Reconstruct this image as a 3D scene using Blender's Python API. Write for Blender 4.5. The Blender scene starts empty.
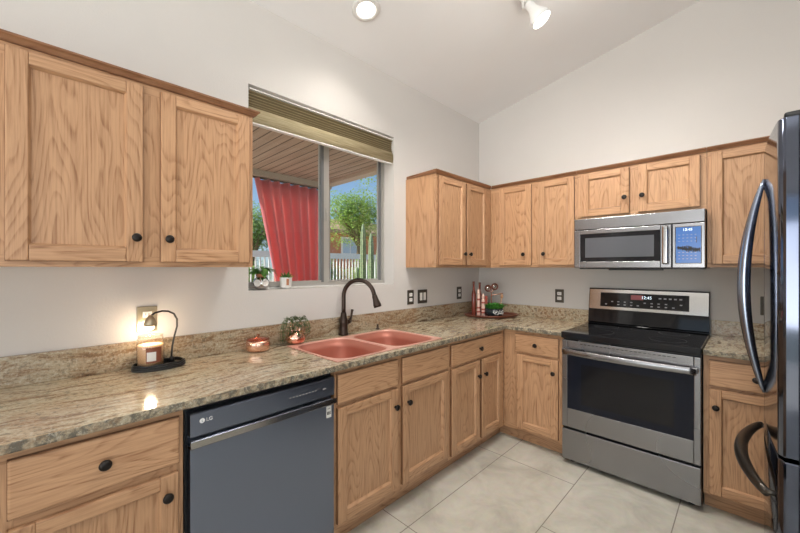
import bpy, bmesh, math, random
from mathutils import Vector, Matrix
random.seed(7)
S = bpy.context.scene
COL = S.collection
PI = math.pi

# ------------------------------------------------------------------ camera
cam_d = bpy.data.cameras.new('camera'); cam = bpy.data.objects.new('camera', cam_d); COL.objects.link(cam)
cam.location = (2.0168, -3.2453, 1.3669)
cam.rotation_euler = (PI/2, 0, 0.7748)
cam_d.sensor_width = 36.0; cam_d.lens = 355.1*36/800; cam_d.shift_y = 0.0021
cam_d.clip_start = 0.02; cam_d.clip_end = 300
S.camera = cam
# ------------------------------------------------------------------ view, world, sun, large lights
S.view_settings.view_transform = 'Standard'; S.view_settings.look = 'None'
S.view_settings.gamma = 1; S.view_settings.use_curve_mapping = False
S.view_settings.exposure = 0.0
W = bpy.data.worlds.new('world'); S.world = W; W.use_nodes = True
wn = W.node_tree; bg = wn.nodes['Background']
sky = wn.nodes.new('ShaderNodeTexSky'); sky.sky_type = 'HOSEK_WILKIE'
sky.sun_direction = Vector((-0.28, -0.69, 0.67)).normalized(); sky.turbidity = 3.4; sky.ground_albedo = 0.35
wn.links.new(sky.outputs[0], bg.inputs[0]); bg.inputs[1].default_value = 4.0

def light(name, kind, loc, energy, color=(1,1,1), target=None, **kw):
    d = bpy.data.lights.new(name, kind); d.energy = energy; d.color = color
    for k, v in kw.items(): setattr(d, k, v)
    o = bpy.data.objects.new(name, d); COL.objects.link(o); o.location = loc
    if target is not None: o.rotation_euler = (Vector(target)-Vector(loc)).to_track_quat('-Z', 'Y').to_euler()
    return o
light('sun', 'SUN', (-6, -5, 9), 9.0, (1.0, .95, .87), (-6+.28, -5+.69, 9-.67), angle=.01)
# area fill added at the unseen glass doors, aimed up to brighten the ceiling
light('daylight_rear', 'AREA', (2.6, -7.35, 1.35), 135, (1.0, .99, .985), (2.2, -5.0, 4.0), shape='RECTANGLE', size=3.6, size_y=2.2, spread=2.2)
light('daylight_right', 'AREA', (5.05, -4.3, 1.35), 48, (1.0, .99, .985), (2.4, -3.0, 4.2), shape='RECTANGLE', size=2.6, size_y=2.2, spread=2.2)

# ------------------------------------------------------------------ materials
def nt(name):
    m = bpy.data.materials.new(name); m.use_nodes = True
    t = m.node_tree; return m, t, t.nodes['Principled BSDF']
def N(t, kind, **kw):
    n = t.nodes.new('ShaderNode'+kind)
    for k, v in kw.items():
        if k.startswith('i_'):
            key = k[2:]; key = int(key) if key.isdigit() else key.replace('_', ' ')
            n.inputs[key].default_value = v
        else: setattr(n, k, v)
    return n
def L(t, a, b): t.links.new(a, b)
def ramp(t, src, stops, interp='LINEAR'):
    r = t.nodes.new('ShaderNodeValToRGB'); r.color_ramp.interpolation = interp
    e = r.color_ramp.elements
    while len(e) < len(stops): e.new(0.5)
    for k, (p, c) in enumerate(stops):
        e[k].position = p; e[k].color = (*c, 1) if len(c) == 3 else c
    L(t, src, r.inputs[0]); return r.outputs[0]
def mix(t, fac, a, b, mode='MIX'):
    m = t.nodes.new('ShaderNodeMix'); m.data_type = 'RGBA'; m.blend_type = mode
    for v, s in ((fac, 0), (a, 6), (b, 7)):
        if isinstance(v, (int, float)): m.inputs[s].default_value = v
        elif isinstance(v, tuple): m.inputs[s].default_value = (*v, 1)
        else: L(t, v, m.inputs[s])
    return m.outputs[2]
def bump(t, b, src, strength, dist=.01):
    n = N(t, 'Bump', i_Strength=strength, i_Distance=dist); L(t, src, n.inputs['Height']); L(t, n.outputs[0], b.inputs['Normal'])
def mapped(t, scale=(1,1,1), loc=(0,0,0), rot=(0,0,0), coord='Object'):
    tc = N(t, 'TexCoord'); mp = N(t, 'Mapping')
    mp.inputs['Scale'].default_value = scale; mp.inputs['Location'].default_value = loc; mp.inputs['Rotation'].default_value = rot
    L(t, tc.outputs[coord], mp.inputs[0]); return mp.outputs[0]
def world_xyz(t):
    g = N(t, 'NewGeometry'); return g.outputs['Position']
def plain(name, col, rough=.5, metal=0, spec=.5, **kw):
    m, t, b = nt(name)
    b.inputs['Base Color'].default_value = (*col, 1); b.inputs['Roughness'].default_value = rough
    b.inputs['Metallic'].default_value = metal; b.inputs['Specular IOR Level'].default_value = spec
    n = N(t, 'TexNoise', i_Scale=60.0, i_Detail=3.0); L(t, mapped(t), n.inputs[0])
    mr = N(t, 'MapRange'); mr.inputs[3].default_value = max(0, rough-.04); mr.inputs[4].default_value = min(1, rough+.04)
    L(t, n.outputs[0], mr.inputs[0]); L(t, mr.outputs[0], b.inputs['Roughness'])
    for k, v in kw.items(): b.inputs[k.replace('_', ' ')].default_value = v
    return m

def oak(name, horizontal=False, tint=(1,1,1), cathedral=1.0):
    m, t, b = nt(name)
    p = world_xyz(t); oi = N(t, 'ObjectInfo')
    s = N(t, 'SeparateXYZ'); L(t, p, s.inputs[0])
    add = N(t, 'Math', operation='ADD'); L(t, s.outputs[0], add.inputs[0]); L(t, s.outputs[1], add.inputs[1])
    rnd = N(t, 'Math', operation='MULTIPLY'); L(t, oi.outputs['Random'], rnd.inputs[0]); rnd.inputs[1].default_value = 13.7
    dif = N(t, 'Math', operation='SUBTRACT'); L(t, s.outputs[1], dif.inputs[0]); L(t, s.outputs[0], dif.inputs[1])
    c = N(t, 'CombineXYZ')
    if horizontal: L(t, s.outputs[2], c.inputs[0]); L(t, add.outputs[0], c.inputs[1])
    else: L(t, add.outputs[0], c.inputs[0]); L(t, s.outputs[2], c.inputs[1])
    L(t, rnd.outputs[0], c.inputs[2])
    def mp(sc):
        q = N(t, 'Mapping'); q.inputs['Scale'].default_value = sc; L(t, c.outputs[0], q.inputs[0]); return q.outputs[0]
    n1 = N(t, 'TexNoise', i_Scale=1.0, i_Detail=1.5, i_Roughness=.45); L(t, mp((6.5, 1.15, 1)), n1.inputs[0])
    mul = N(t, 'Math', operation='MULTIPLY'); L(t, n1.outputs[0], mul.inputs[0]); mul.inputs[1].default_value = 24*cathedral
    n1b = N(t, 'TexNoise', i_Scale=1.0, i_Detail=3.0); L(t, mp((40, 5, 1)), n1b.inputs[0])
    ad2 = N(t, 'Math', operation='MULTIPLY_ADD'); L(t, n1b.outputs[0], ad2.inputs[0]); ad2.inputs[1].default_value = .6; L(t, mul.outputs[0], ad2.inputs[2])
    fr = N(t, 'Math', operation='FRACT'); L(t, ad2.outputs[0], fr.inputs[0])
    rings = ramp(t, fr.outputs[0], [(0, (.1,.1,.1)), (.5, (.15,.15,.15)), (.84, (1,1,1)), (.96, (.1,.1,.1))])
    n2 = N(t, 'TexNoise', i_Scale=1.0, i_Detail=4.0, i_Roughness=.65); L(t, mp((150, 5, 1)), n2.inputs[0])
    pores = ramp(t, n2.outputs[0], [(.42, (0,0,0)), (.66, (1,1,1))])
    n3 = N(t, 'TexNoise', i_Scale=1.0, i_Detail=2.0); L(t, mp((3, .7, 1)), n3.inputs[0])
    k = lambda r, g, bb: (r*tint[0], g*tint[1], bb*tint[2])
    base = mix(t, n3.outputs[0], k(.60, .365, .210), k(.505, .290, .155))
    m1 = N(t, 'Math', operation='MULTIPLY'); L(t, rings, m1.inputs[0]); m1.inputs[1].default_value = .32
    c1 = mix(t, m1.outputs[0], base, k(.30, .135, .060))
    mr_ = N(t, 'Math', operation='MULTIPLY_ADD'); L(t, rings, mr_.inputs[0]); mr_.inputs[1].default_value = .55; mr_.inputs[2].default_value = .30
    m2 = N(t, 'Math', operation='MULTIPLY'); L(t, pores, m2.inputs[0]); L(t, mr_.outputs[0], m2.inputs[1])
    c2 = mix(t, m2.outputs[0], c1, k(.22, .095, .04))
    # each board a slightly different tone
    hv = N(t, 'HueSaturation'); L(t, c2, hv.inputs['Color'])
    vr = N(t, 'MapRange'); L(t, oi.outputs['Random'], vr.inputs[0]); vr.inputs[3].default_value = .94; vr.inputs[4].default_value = 1.06
    L(t, vr.outputs[0], hv.inputs['Value']); L(t, hv.outputs[0], b.inputs['Base Color'])
    b.inputs['Roughness'].default_value = .38; b.inputs['Specular IOR Level'].default_value = .4
    bump(t, b, n2.outputs[0], .08, .002)
    return m
M = {}
M['oak'] = oak('oak_vertical'); M['oak_h'] = oak('oak_horizontal', True)
M['oak_plain'] = oak('oak_plain', False, (1.0, .97, .94), .35)
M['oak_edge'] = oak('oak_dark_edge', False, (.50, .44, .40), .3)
M['oak_trim'] = oak('oak_dark_trim', True, (.55, .45, .40), .5)

def wall_mat(name, col):
    m, t, b = nt(name)
    n = N(t, 'TexNoise', i_Scale=120.0, i_Detail=3.0, i_Roughness=.6); L(t, world_xyz(t), n.inputs[0])
    n2 = N(t, 'TexNoise', i_Scale=3.0, i_Detail=2.0); L(t, world_xyz(t), n2.inputs[0])
    L(t, mix(t, n2.outputs[0], tuple(x*.98 for x in col), tuple(min(1, x*1.02) for x in col)), b.inputs['Base Color'])
    b.inputs['Roughness'].default_value = .75; b.inputs['Specular IOR Level'].default_value = .25
    bump(t, b, n.outputs[0], .22, .004); return m
M['wall'] = wall_mat('painted_wall', (.655, .63, .60)); M['ceiling'] = wall_mat('painted_ceiling', (.87, .865, .86))
M['stucco'] = wall_mat('stucco', (.62, .52, .42))

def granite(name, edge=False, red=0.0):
    m, t, b = nt(name)
    p = world_xyz(t)
    # warp, then stretch along a diagonal flow
    w = N(t, 'TexNoise', i_Scale=2.2, i_Detail=3.0); L(t, p, w.inputs[0])
    vm = N(t, 'VectorMath', operation='MULTIPLY_ADD'); L(t, w.outputs['Color'], vm.inputs[0]); vm.inputs[1].default_value = (.28,.28,.28); L(t, p, vm.inputs[2])
    mp = N(t, 'Mapping'); L(t, vm.outputs[0], mp.inputs[0]); mp.inputs['Rotation'].default_value = (math.radians(18), 0, math.radians(-16)); mp.inputs['Scale'].default_value = (24, 2.0, 24)
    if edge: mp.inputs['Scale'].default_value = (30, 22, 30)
    vein = N(t, 'TexNoise', i_Scale=1.0, i_Detail=8.0, i_Roughness=.66); L(t, mp.outputs[0], vein.inputs[0])
    big = N(t, 'TexNoise', i_Scale=2.6, i_Detail=2.0); L(t, vm.outputs[0], big.inputs[0])
    sp = N(t, 'TexNoise', i_Scale=95.0, i_Detail=4.0, i_Roughness=.7); L(t, p, sp.inputs[0])
    sp2 = N(t, 'TexNoise', i_Scale=38.0, i_Detail=5.0, i_Roughness=.7); L(t, p, sp2.inputs[0])
    c = ramp(t, vein.outputs[0], [(.30, (.09, .055, .03)), (.38, (.25, .155, .085)), (.44, (.42, .33, .21)), (.50, (.58, .525, .385)), (.555, (.46, .37, .24)), (.61, (.28, .185, .105)), (.70, (.13, .09, .055))])
    warm = ramp(t, big.outputs[0], [(.50-.2*red, (0,0,0)), (.70-.2*red, (1,1,1))])
    c = mix(t, warm, c, mix(t, .38, c, (.36, .18, .08)))
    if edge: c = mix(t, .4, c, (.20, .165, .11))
    if red: c = mix(t, .28, c, (.20, .12, .07))
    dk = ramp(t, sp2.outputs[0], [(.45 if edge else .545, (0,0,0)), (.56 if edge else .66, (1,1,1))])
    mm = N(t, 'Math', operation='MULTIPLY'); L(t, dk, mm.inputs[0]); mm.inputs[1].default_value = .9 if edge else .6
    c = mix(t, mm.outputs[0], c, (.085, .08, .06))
    lt = ramp(t, sp.outputs[0], [(.34, (1,1,1)), (.46, (0,0,0))])
    ml = N(t, 'Math', operation='MULTIPLY'); L(t, lt, ml.inputs[0]); ml.inputs[1].default_value = .45
    c = mix(t, ml.outputs[0], c, (.66, .62, .52))
    dk2 = ramp(t, sp.outputs[0], [(.53, (0,0,0)), (.66, (1,1,1))])
    md = N(t, 'Math', operation='MULTIPLY'); L(t, dk2, md.inputs[0]); md.inputs[1].default_value = .6
    c = mix(t, md.outputs[0], c, (.12, .09, .06))
    L(t, c, b.inputs['Base Color'])
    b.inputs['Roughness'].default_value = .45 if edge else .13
    b.inputs['Specular IOR Level'].default_value = .6
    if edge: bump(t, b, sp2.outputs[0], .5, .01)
    return m
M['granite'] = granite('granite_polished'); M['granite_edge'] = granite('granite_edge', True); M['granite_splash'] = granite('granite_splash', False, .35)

def tile():
    m, t, b = nt('porcelain_floor_tile')
    p = world_xyz(t); s = N(t, 'SeparateXYZ'); L(t, p, s.inputs[0])
    gt = N(t, 'Math', operation='GREATER_THAN'); L(t, s.outputs[0], gt.inputs[0]); gt.inputs[1].default_value = 1.235
    yy = N(t, 'Math', operation='MULTIPLY_ADD'); L(t, gt.outputs[0], yy.inputs[0]); yy.inputs[1].default_value = .5; L(t, s.outputs[1], yy.inputs[2])
    y2 = N(t, 'Math', operation='ADD'); L(t, yy.outputs[0], y2.inputs[0]); y2.inputs[1].default_value = 20.875
    x2 = N(t, 'Math', operation='ADD'); L(t, s.outputs[0], x2.inputs[0]); x2.inputs[1].default_value = 9.765
    c = N(t, 'CombineXYZ'); L(t, y2.outputs[0], c.inputs[0]); L(t, x2.outputs[0], c.inputs[1])
    br = N(t, 'TexBrick', offset=0.0, i_Scale=1.0, i_Mortar_Size=.0028, i_Mortar_Smooth=.1, i_Bias=0.0, i_Brick_Width=1.0, i_Row_Height=.5)
    L(t, c.outputs[0], br.inputs[0])
    n = N(t, 'TexNoise', i_Scale=4.5, i_Detail=6.0, i_Roughness=.62, i_Distortion=.6); L(t, p, n.inputs[0])
    n2 = N(t, 'TexNoise', i_Scale=26.0, i_Detail=4.0); L(t, p, n2.inputs[0])
    col = ramp(t, n.outputs[0], [(.3, (.44, .42, .355)), (.5, (.56, .535, .46)), (.7, (.65, .625, .55))])
    col = mix(t, .18, col, n2.outputs['Color'], 'SOFT_LIGHT')
    col = mix(t, br.outputs['Fac'], col, (.23, .20, .165))
    L(t, col, b.inputs['Base Color']); b.inputs['Roughness'].default_value = .38
    inv = N(t, 'Math', operation='SUBTRACT'); inv.inputs[0].default_value = 1; L(t, br.outputs['Fac'], inv.inputs[1])
    bump(t, b, inv.outputs[0], .3, .002); return m
M['tile'] = tile()

def steel(name, col, rough, along='x', metal=1.0, streak=.12):
    m, t, b = nt(name)
    n = N(t, 'TexNoise', i_Scale=1.4, i_Detail=1.0); L(t, world_xyz(t), n.inputs[0])
    mr = N(t, 'MapRange'); L(t, n.outputs[0], mr.inputs[0]); mr.inputs[3].default_value = rough-.02; mr.inputs[4].default_value = rough+.02
    L(t, mr.outputs[0], b.inputs['Roughness'])
    b.inputs['Base Color'].default_value = (*col, 1); b.inputs['Metallic'].default_value = metal
    return m
M['steel'] = steel('brushed_stainless', (.30, .30, .31), .27, 'h', 1, .05)
M['steel_smooth'] = steel('polished_stainless', (.52, .51, .50), .14, 'h', 1, .04)
M['steel_dark'] = steel('black_stainless', (.21, .245, .33), .28, 'h', 1, .04)
M['fridge'] = steel('dark_glossy_steel', (.125, .14, .185), .07, 'h', 1, .02)
M['fridge_handle'] = steel('blue_steel_handle', (.30, .34, .43), .22, 'h', 1, .02)
M['fridge_side'] = plain('dark_fridge_side', (.035, .04, .06), .38, .6)
M['black_glass'] = plain('black_glass', (.010, .010, .012), .05, 0, .35)
M['oven_glass'] = plain('oven_glass', (.012, .014, .022), .07, 0, .2)
M['black_plastic'] = plain('black_plastic', (.015, .015, .016), .35)
M['gasket'] = plain('grey_gasket', (.06, .06, .065), .6)
M['bronze'] = plain('oil_rubbed_bronze', (.055, .038, .030), .32, .75)
M['bronze_dark'] = plain('dark_bronze_metal', (.075, .066, .056), .3, .8)
M['knob'] = plain('dark_knob', (.02, .016, .014), .3, .6)
M['copper'] = plain('hammered_copper_vase', (.90, .56, .43), .22, 1)
M['sink'] = plain('copper_sink', (.52, .19, .135), .42, .3)
M['sink_rim'] = plain('copper_rim', (.74, .40, .32), .35, .15)
M['white_plastic'] = plain('white_plastic', (.78, .77, .74), .35)
M['plate_dark'] = plain('pewter_plate', (.075, .065, .052), .4, .3)
M['plate_brass'] = plain('aged_brass_plate', (.50, .43, .30), .3, .8)
M['window_metal'] = plain('window_aluminium', (.44, .42, .385), .45, .2)
M['window_dark'] = plain('window_track', (.19, .195, .20), .45, .3)
M['ceramic'] = plain('white_ceramic', (.80, .79, .76), .25)
M['terracotta'] = plain('terracotta', (.48, .20, .10), .7)
M['soil'] = plain('soil', (.05, .03, .02), .95)
M['dark_wood'] = plain('dark_red_wood', (.16, .05, .03), .3)
M['red_glass'] = plain('dark_red_bottle', (.20, .045, .03), .12)
M['blush'] = plain('blush_ceramic', (.72, .50, .42), .4)
M['label_red'] = plain('red_band', (.36, .07, .05), .5)
M['navy'] = plain('dark_glazed', (.02, .03, .035), .12)
M['candle'] = plain('peach_candle_wax', (.93, .60, .36), .5)
M['paper'] = plain('white_label', (.75, .74, .70), .7)
M['paper_brown'] = plain('brown_label', (.25, .08, .04), .6)
M['blue_panel'] = plain('blue_control_panel', (.055, .17, .50), .15)
M['white_paint'] = plain('white_paint', (.80, .80, .78), .5)
M['print_grey'] = plain('grey_print', (.42, .42, .45), .5)
M['print_white'] = plain('white_print', (.85, .86, .88), .5)
M['red_print'] = plain('red_print', (.42, .10, .10), .4)
M['stem'] = plain('stem', (.12, .16, .05), .6)
M['bark'] = plain('bark', (.16, .12, .08), .9)
M['roof_far'] = plain('brown_roof', (.34, .23, .16), .9)
M['brick_far'] = plain('rust_siding', (.50, .22, .12), .9)
M['patio_post'] = plain('cream_post', (.50, .41, .32), .7)

def leafmat(name, a, c):
    m, t, b = nt(name)
    n = N(t, 'TexNoise', i_Scale=30.0, i_Detail=2.0); L(t, world_xyz(t), n.inputs[0])
    L(t, ramp(t, n.outputs[0], [(.35, a), (.65, c)]), b.inputs['Base Color']); b.inputs['Roughness'].default_value = .5
    b.inputs['Subsurface Weight'].default_value = 0.0
    tr = N(t, 'BsdfTranslucent'); L(t, ramp(t, n.outputs[0], [(.35, a), (.65, c)]), tr.inputs[0])
    mx = N(t, 'MixShader'); mx.inputs[0].default_value = .3; L(t, b.outputs[0], mx.inputs[1]); L(t, tr.outputs[0], mx.inputs[2])
    L(t, mx.outputs[0], t.nodes['Material Output'].inputs[0]); return m
M['leaf'] = leafmat('houseplant_leaf', (.05, .15, .03), (.16, .36, .07))
M['leaf_dark'] = leafmat('trailing_leaf', (.025, .07, .025), (.09, .17, .06))
M['leaf_bright'] = leafmat('bright_grass', (.05, .25, .04), (.16, .48, .08))
M['leaf_tree'] = leafmat('tree_leaf', (.20, .34, .07), (.45, .62, .17))
M['leaf_bush'] = leafmat('bush_leaf', (.14, .27, .08), (.38, .54, .18))
M['cactus'] = leafmat('cactus_skin', (.20, .27, .15), (.34, .42, .24))

def ground():
    m, t, b = nt('desert_gravel')
    n = N(t, 'TexNoise', i_Scale=6.0, i_Detail=6.0); L(t, world_xyz(t), n.inputs[0])
    L(t, ramp(t, n.outputs[0], [(.3, (.36, .28, .20)), (.7, (.58, .48, .37))]), b.inputs['Base Color']); b.inputs['Roughness'].default_value = .95
    return m
M['ground'] = ground()
def patio_ceiling():
    m, t, b = nt('patio_planks')
    s = N(t, 'SeparateXYZ'); L(t, world_xyz(t), s.inputs[0])
    ml = N(t, 'Math', operation='MULTIPLY'); L(t, s.outputs[1], ml.inputs[0]); ml.inputs[1].default_value = 9.0
    fr = N(t, 'Math', operation='FRACT'); L(t, ml.outputs[0], fr.inputs[0])
    g = ramp(t, fr.outputs[0], [(0, (1,1,1)), (.10, (1,1,1)), (.15, (0,0,0)), (1, (0,0,0))])
    n = N(t, 'TexNoise', i_Scale=1.0, i_Detail=3.0)
    mp = N(t, 'Mapping'); mp.inputs['Scale'].default_value = (1.5, 30, 1); L(t, world_xyz(t), mp.inputs[0]); L(t, mp.outputs[0], n.inputs[0])
    c = ramp(t, n.outputs[0], [(.3, (.34, .25, .19)), (.7, (.48, .37, .29))])
    L(t, mix(t, g, c, (.11, .075, .055)), b.inputs['Base Color']); b.inputs['Roughness'].default_value = .7; return m
M['patio_ceiling'] = patio_ceiling()
def curtain_mat():
    m, t, b = nt('red_curtain_cloth')
    n = N(t, 'TexNoise', i_Scale=300.0); L(t, world_xyz(t), n.inputs[0])
    c = mix(t, n.outputs[0], (.70, .32, .37), (.78, .38, .43))
    L(t, c, b.inputs['Base Color']); b.inputs['Roughness'].default_value = .85
    tr = N(t, 'BsdfTranslucent'); L(t, mix(t, n.outputs[0], (.96, .42, .38), (.96, .50, .44)), tr.inputs[0])
    mx = N(t, 'MixShader'); mx.inputs[0].default_value = .62; L(t, b.outputs[0], mx.inputs[1]); L(t, tr.outputs[0], mx.inputs[2])
    L(t, mx.outputs[0], t.nodes['Material Output'].inputs[0]); return m
M['curtain'] = curtain_mat()
def shade_mat(ribs=False):
    m, t, b = nt('woven_shade_ribbed' if ribs else 'woven_shade')
    s = N(t, 'SeparateXYZ'); L(t, world_xyz(t), s.inputs[0])
    n = N(t, 'TexNoise', i_Scale=1.0, i_Detail=3.0); mp = N(t, 'Mapping'); mp.inputs['Scale'].default_value = (60, 8, 260); L(t, world_xyz(t), mp.inputs[0]); L(t, mp.outputs[0], n.inputs[0])
    c = ramp(t, n.outputs[0], [(.3, (.42, .34, .19)), (.7, (.66, .58, .38))])
    if ribs:   # dark slats woven between lighter ones
        ml = N(t, 'Math', operation='MULTIPLY'); L(t, s.outputs[2], ml.inputs[0]); ml.inputs[1].default_value = 62.0
        fr = N(t, 'Math', operation='FRACT'); L(t, ml.outputs[0], fr.inputs[0])
        c = mix(t, ramp(t, fr.outputs[0], [(.30, (1,1,1)), (.45, (0,0,0)), (.92, (0,0,0)), (1, (1,1,1))]), c, (.30, .24, .14))
    L(t, c, b.inputs['Base Color']); b.inputs['Roughness'].default_value = .8
    tr = N(t, 'BsdfTranslucent'); L(t, c, tr.inputs[0])
    mx = N(t, 'MixShader'); mx.inputs[0].default_value = .35; L(t, b.outputs[0], mx.inputs[1]); L(t, tr.outputs[0], mx.inputs[2])
    L(t, mx.outputs[0], t.nodes['Material Output'].inputs[0]); return m
M['shade'] = shade_mat(); M['shade_ribs'] = shade_mat(True)
def glass(name, tint=(.97, .98, .98), refl=1.0):
    m, t, b = nt(name); t.nodes.remove(b)
    tr = N(t, 'BsdfTransparent'); tr.inputs[0].default_value = (*tint, 1)
    gl = N(t, 'BsdfGlossy'); gl.inputs['Roughness'].default_value = .02
    fr = N(t, 'LayerWeight', i_Blend=.5); pw = N(t, 'Math', operation='POWER'); L(t, fr.outputs['Facing'], pw.inputs[0]); pw.inputs[1].default_value = 4.0; ml = N(t, 'Math', operation='MULTIPLY_ADD'); L(t, pw.outputs[0], ml.inputs[0]); ml.inputs[1].default_value = .5*refl; ml.inputs[2].default_value = .03*refl
    mx = N(t, 'MixShader'); L(t, ml.outputs[0], mx.inputs[0]); L(t, tr.outputs[0], mx.inputs[1]); L(t, gl.outputs[0], mx.inputs[2])
    L(t, mx.outputs[0], t.nodes['Material Output'].inputs[0]); return m
M['pane'] = glass('window_glass', (.95, .97, .97), .8); M['jar_glass'] = glass('jar_glass', (.93, .92, .90), 1.3)
M['rose_glass'] = glass('rose_glass', (.86, .62, .52), 1.6)
def emis(name, col, e):
    m, t, b = nt(name); b.inputs['Base Color'].default_value = (*col, 1)
    b.inputs['Emission Color'].default_value = (*col, 1); b.inputs['Emission Strength'].default_value = e; return m
M['lamp'] = emis('lamp_face', (1, .96, .90), 9); M['bulb'] = emis('warm_bulb', (1, .84, .64), 3.5)
M['display'] = emis('clock_digits', (.75, .9, 1.0), 1.3)

# ------------------------------------------------------------------ mesh helpers
class MB:
    def __init__(s): s.bm = bmesh.new(); s.slots = []
    def _slot(s, mat):
        if mat not in s.slots: s.slots.append(mat)
        return s.slots.index(mat)
    def _merge(s, tmp, mat, smooth=False, rot=None):
        k = s._slot(mat)
        if rot is not None: bmesh.ops.transform(tmp, matrix=rot, verts=tmp.verts)
        mp = {v: s.bm.verts.new(v.co) for v in tmp.verts}
        for f in tmp.faces:
            try: g = s.bm.faces.new([mp[v] for v in f.verts])
            except ValueError: continue
            g.material_index = k; g.smooth = smooth
        tmp.free(); return s
    def box(s, x0, x1, y0, y1, z0, z1, mat=None, bev=0, seg=2, rot=None):
        t = bmesh.new(); bmesh.ops.create_cube(t, size=1)
        bmesh.ops.scale(t, vec=(abs(x1-x0), abs(y1-y0), abs(z1-z0)), verts=t.verts)
        bmesh.ops.translate(t, vec=((x0+x1)/2, (y0+y1)/2, (z0+z1)/2), verts=t.verts)
        if bev: bmesh.ops.bevel(t, geom=t.edges[:], offset=min(bev, .49*min(abs(x1-x0), abs(y1-y0), abs(z1-z0))), segments=seg, affect='EDGES', profile=.5)
        bmesh.ops.recalc_face_normals(t, faces=t.faces)
        return s._merge(t, mat, False, rot)
    def lathe(s, prof, c=(0,0,0), mat=None, seg=32, smooth=True, sx=1, sy=1, rot=None, cap=True):
        t = bmesh.new(); rings = []
        for r, z in prof:
            rings.append([t.verts.new((r*sx*math.cos(2*PI*i/seg), r*sy*math.sin(2*PI*i/seg), z)) for i in range(seg)])
        for a, b in zip(rings, rings[1:]):
            for i in range(seg): t.faces.new((a[i], a[(i+1) % seg], b[(i+1) % seg], b[i]))
        if cap:
            if prof[0][0] > 1e-5: t.faces.new(rings[0][::-1])
            if prof[-1][0] > 1e-5: t.faces.new(rings[-1])
        bmesh.ops.remove_doubles(t, verts=t.verts, dist=1e-6)
        bmesh.ops.recalc_face_normals(t, faces=t.faces)
        m = Matrix.Translation(c) @ (rot if rot is not None else Matrix.Identity(4))
        return s._merge(t, mat, smooth, m)
    def tube(s, pts, r, mat=None, seg=12, cap=True, flat=(1, 1)):
        pts = [Vector(p) for p in pts]; n = len(pts)
        rs = r if isinstance(r, (list, tuple)) else [r]*n
        t = bmesh.new(); rings = []; up = None
        for i, p in enumerate(pts):
            d = (pts[min(i+1, n-1)]-pts[max(i-1, 0)]).normalized()
            if up is None:
                up = Vector((0,0,1)) if abs(d.z) < .9 else Vector((1,0,0))
            a = d.cross(up)
            if a.length < 1e-5: a = d.cross(Vector((0,1,0)))
            a.normalize(); b = a.cross(d).normalized(); up = b
            rings.append([t.verts.new(p + a*rs[i]*flat[0]*math.cos(2*PI*k/seg) + b*rs[i]*flat[1]*math.sin(2*PI*k/seg)) for k in range(seg)])
        for a, b in zip(rings, rings[1:]):
            for k in range(seg): t.faces.new((a[k], a[(k+1) % seg], b[(k+1) % seg], b[k]))
        if cap: t.faces.new(rings[0][::-1]); t.faces.new(rings[-1])
        bmesh.ops.recalc_face_normals(t, faces=t.faces)
        return s._merge(t, mat, True)
    def ball(s, c, r, mat=None, sc=(1,1,1), u=20, v=12):
        t = bmesh.new(); bmesh.ops.create_uvsphere(t, u_segments=u, v_segments=v, radius=r)
        bmesh.ops.scale(t, vec=sc, verts=t.verts); bmesh.ops.translate(t, vec=c, verts=t.verts)
        return s._merge(t, mat, True)
    def prism(s, pts, fn, a, b, mat=None, smooth=False):     # polygon pts (p,q) extruded from a to b; fn(p,q,t)->xyz
        t = bmesh.new()
        A = [t.verts.new(fn(p, q, a)) for p, q in pts]; B = [t.verts.new(fn(p, q, b)) for p, q in pts]
        t.faces.new(A[::-1]); t.faces.new(B); n = len(pts)
        for i in range(n): t.faces.new((A[i], A[(i+1) % n], B[(i+1) % n], B[i]))
        bmesh.ops.recalc_face_normals(t, faces=t.faces)
        return s._merge(t, mat, smooth)
    def faces(s, vs, fs, mat=None, smooth=False):
        k = s._slot(mat); V = [s.bm.verts.new(v) for v in vs]
        for f in fs:
            try: g = s.bm.faces.new([V[i] for i in f])
            except ValueError: continue
            g.material_index = k; g.smooth = smooth
        return s
    def build(s, name, mat=None, parent=None, label=None, bevel=0):
        o0 = origin(parent)
        me = bpy.data.meshes.new(name)
        for v in s.bm.verts: v.co -= o0
        s.bm.to_mesh(me); s.bm.free()
        for q in s.slots: me.materials.append(M[q] if q else M[mat])
        o = bpy.data.objects.new(name, me); COL.objects.link(o)
        if parent: o.parent = parent
        if label: o['label'] = label
        if bevel:
            md = o.modifiers.new('bevel', 'BEVEL'); md.width = bevel; md.segments = 2; md.limit_method = 'ANGLE'
        return o
def origin(o):
    v = Vector((0,0,0))
    while o is not None: v = v+o.location; o = o.parent
    return v
def thing(name, label, cat, loc, group=None):
    o = bpy.data.objects.new(name, None); COL.objects.link(o); o.location = loc; o.empty_display_size = .1
    return tag(o, label, cat, group)
def tag(o, label, cat, group=None, kind=None):
    o['label'] = label; o['category'] = cat
    if group: o['group'] = group
    if kind: o['kind'] = kind
    return o
def struct(o, label=None):
    o['kind'] = 'structure'
    if label: o['label'] = label
    return o
def text_mesh(txt, size, fn, name, mat, parent, depth=.0004):
    c = bpy.data.curves.new('txt', 'FONT'); c.body = txt; c.size = size; c.align_x = 'CENTER'; c.align_y = 'CENTER'; c.extrude = depth
    o = bpy.data.objects.new('txt', c); COL.objects.link(o)
    me = bpy.data.meshes.new_from_object(o.evaluated_get(bpy.context.evaluated_depsgraph_get()))
    bpy.data.objects.remove(o)
    q = bpy.data.objects.new(name, me); COL.objects.link(q)
    o0 = origin(parent)
    for v in me.vertices: v.co = Vector(fn(v.co.x, v.co.y, v.co.z)) - o0
    me.materials.clear(); me.materials.append(M[mat]); q.parent = parent; return q
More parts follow.
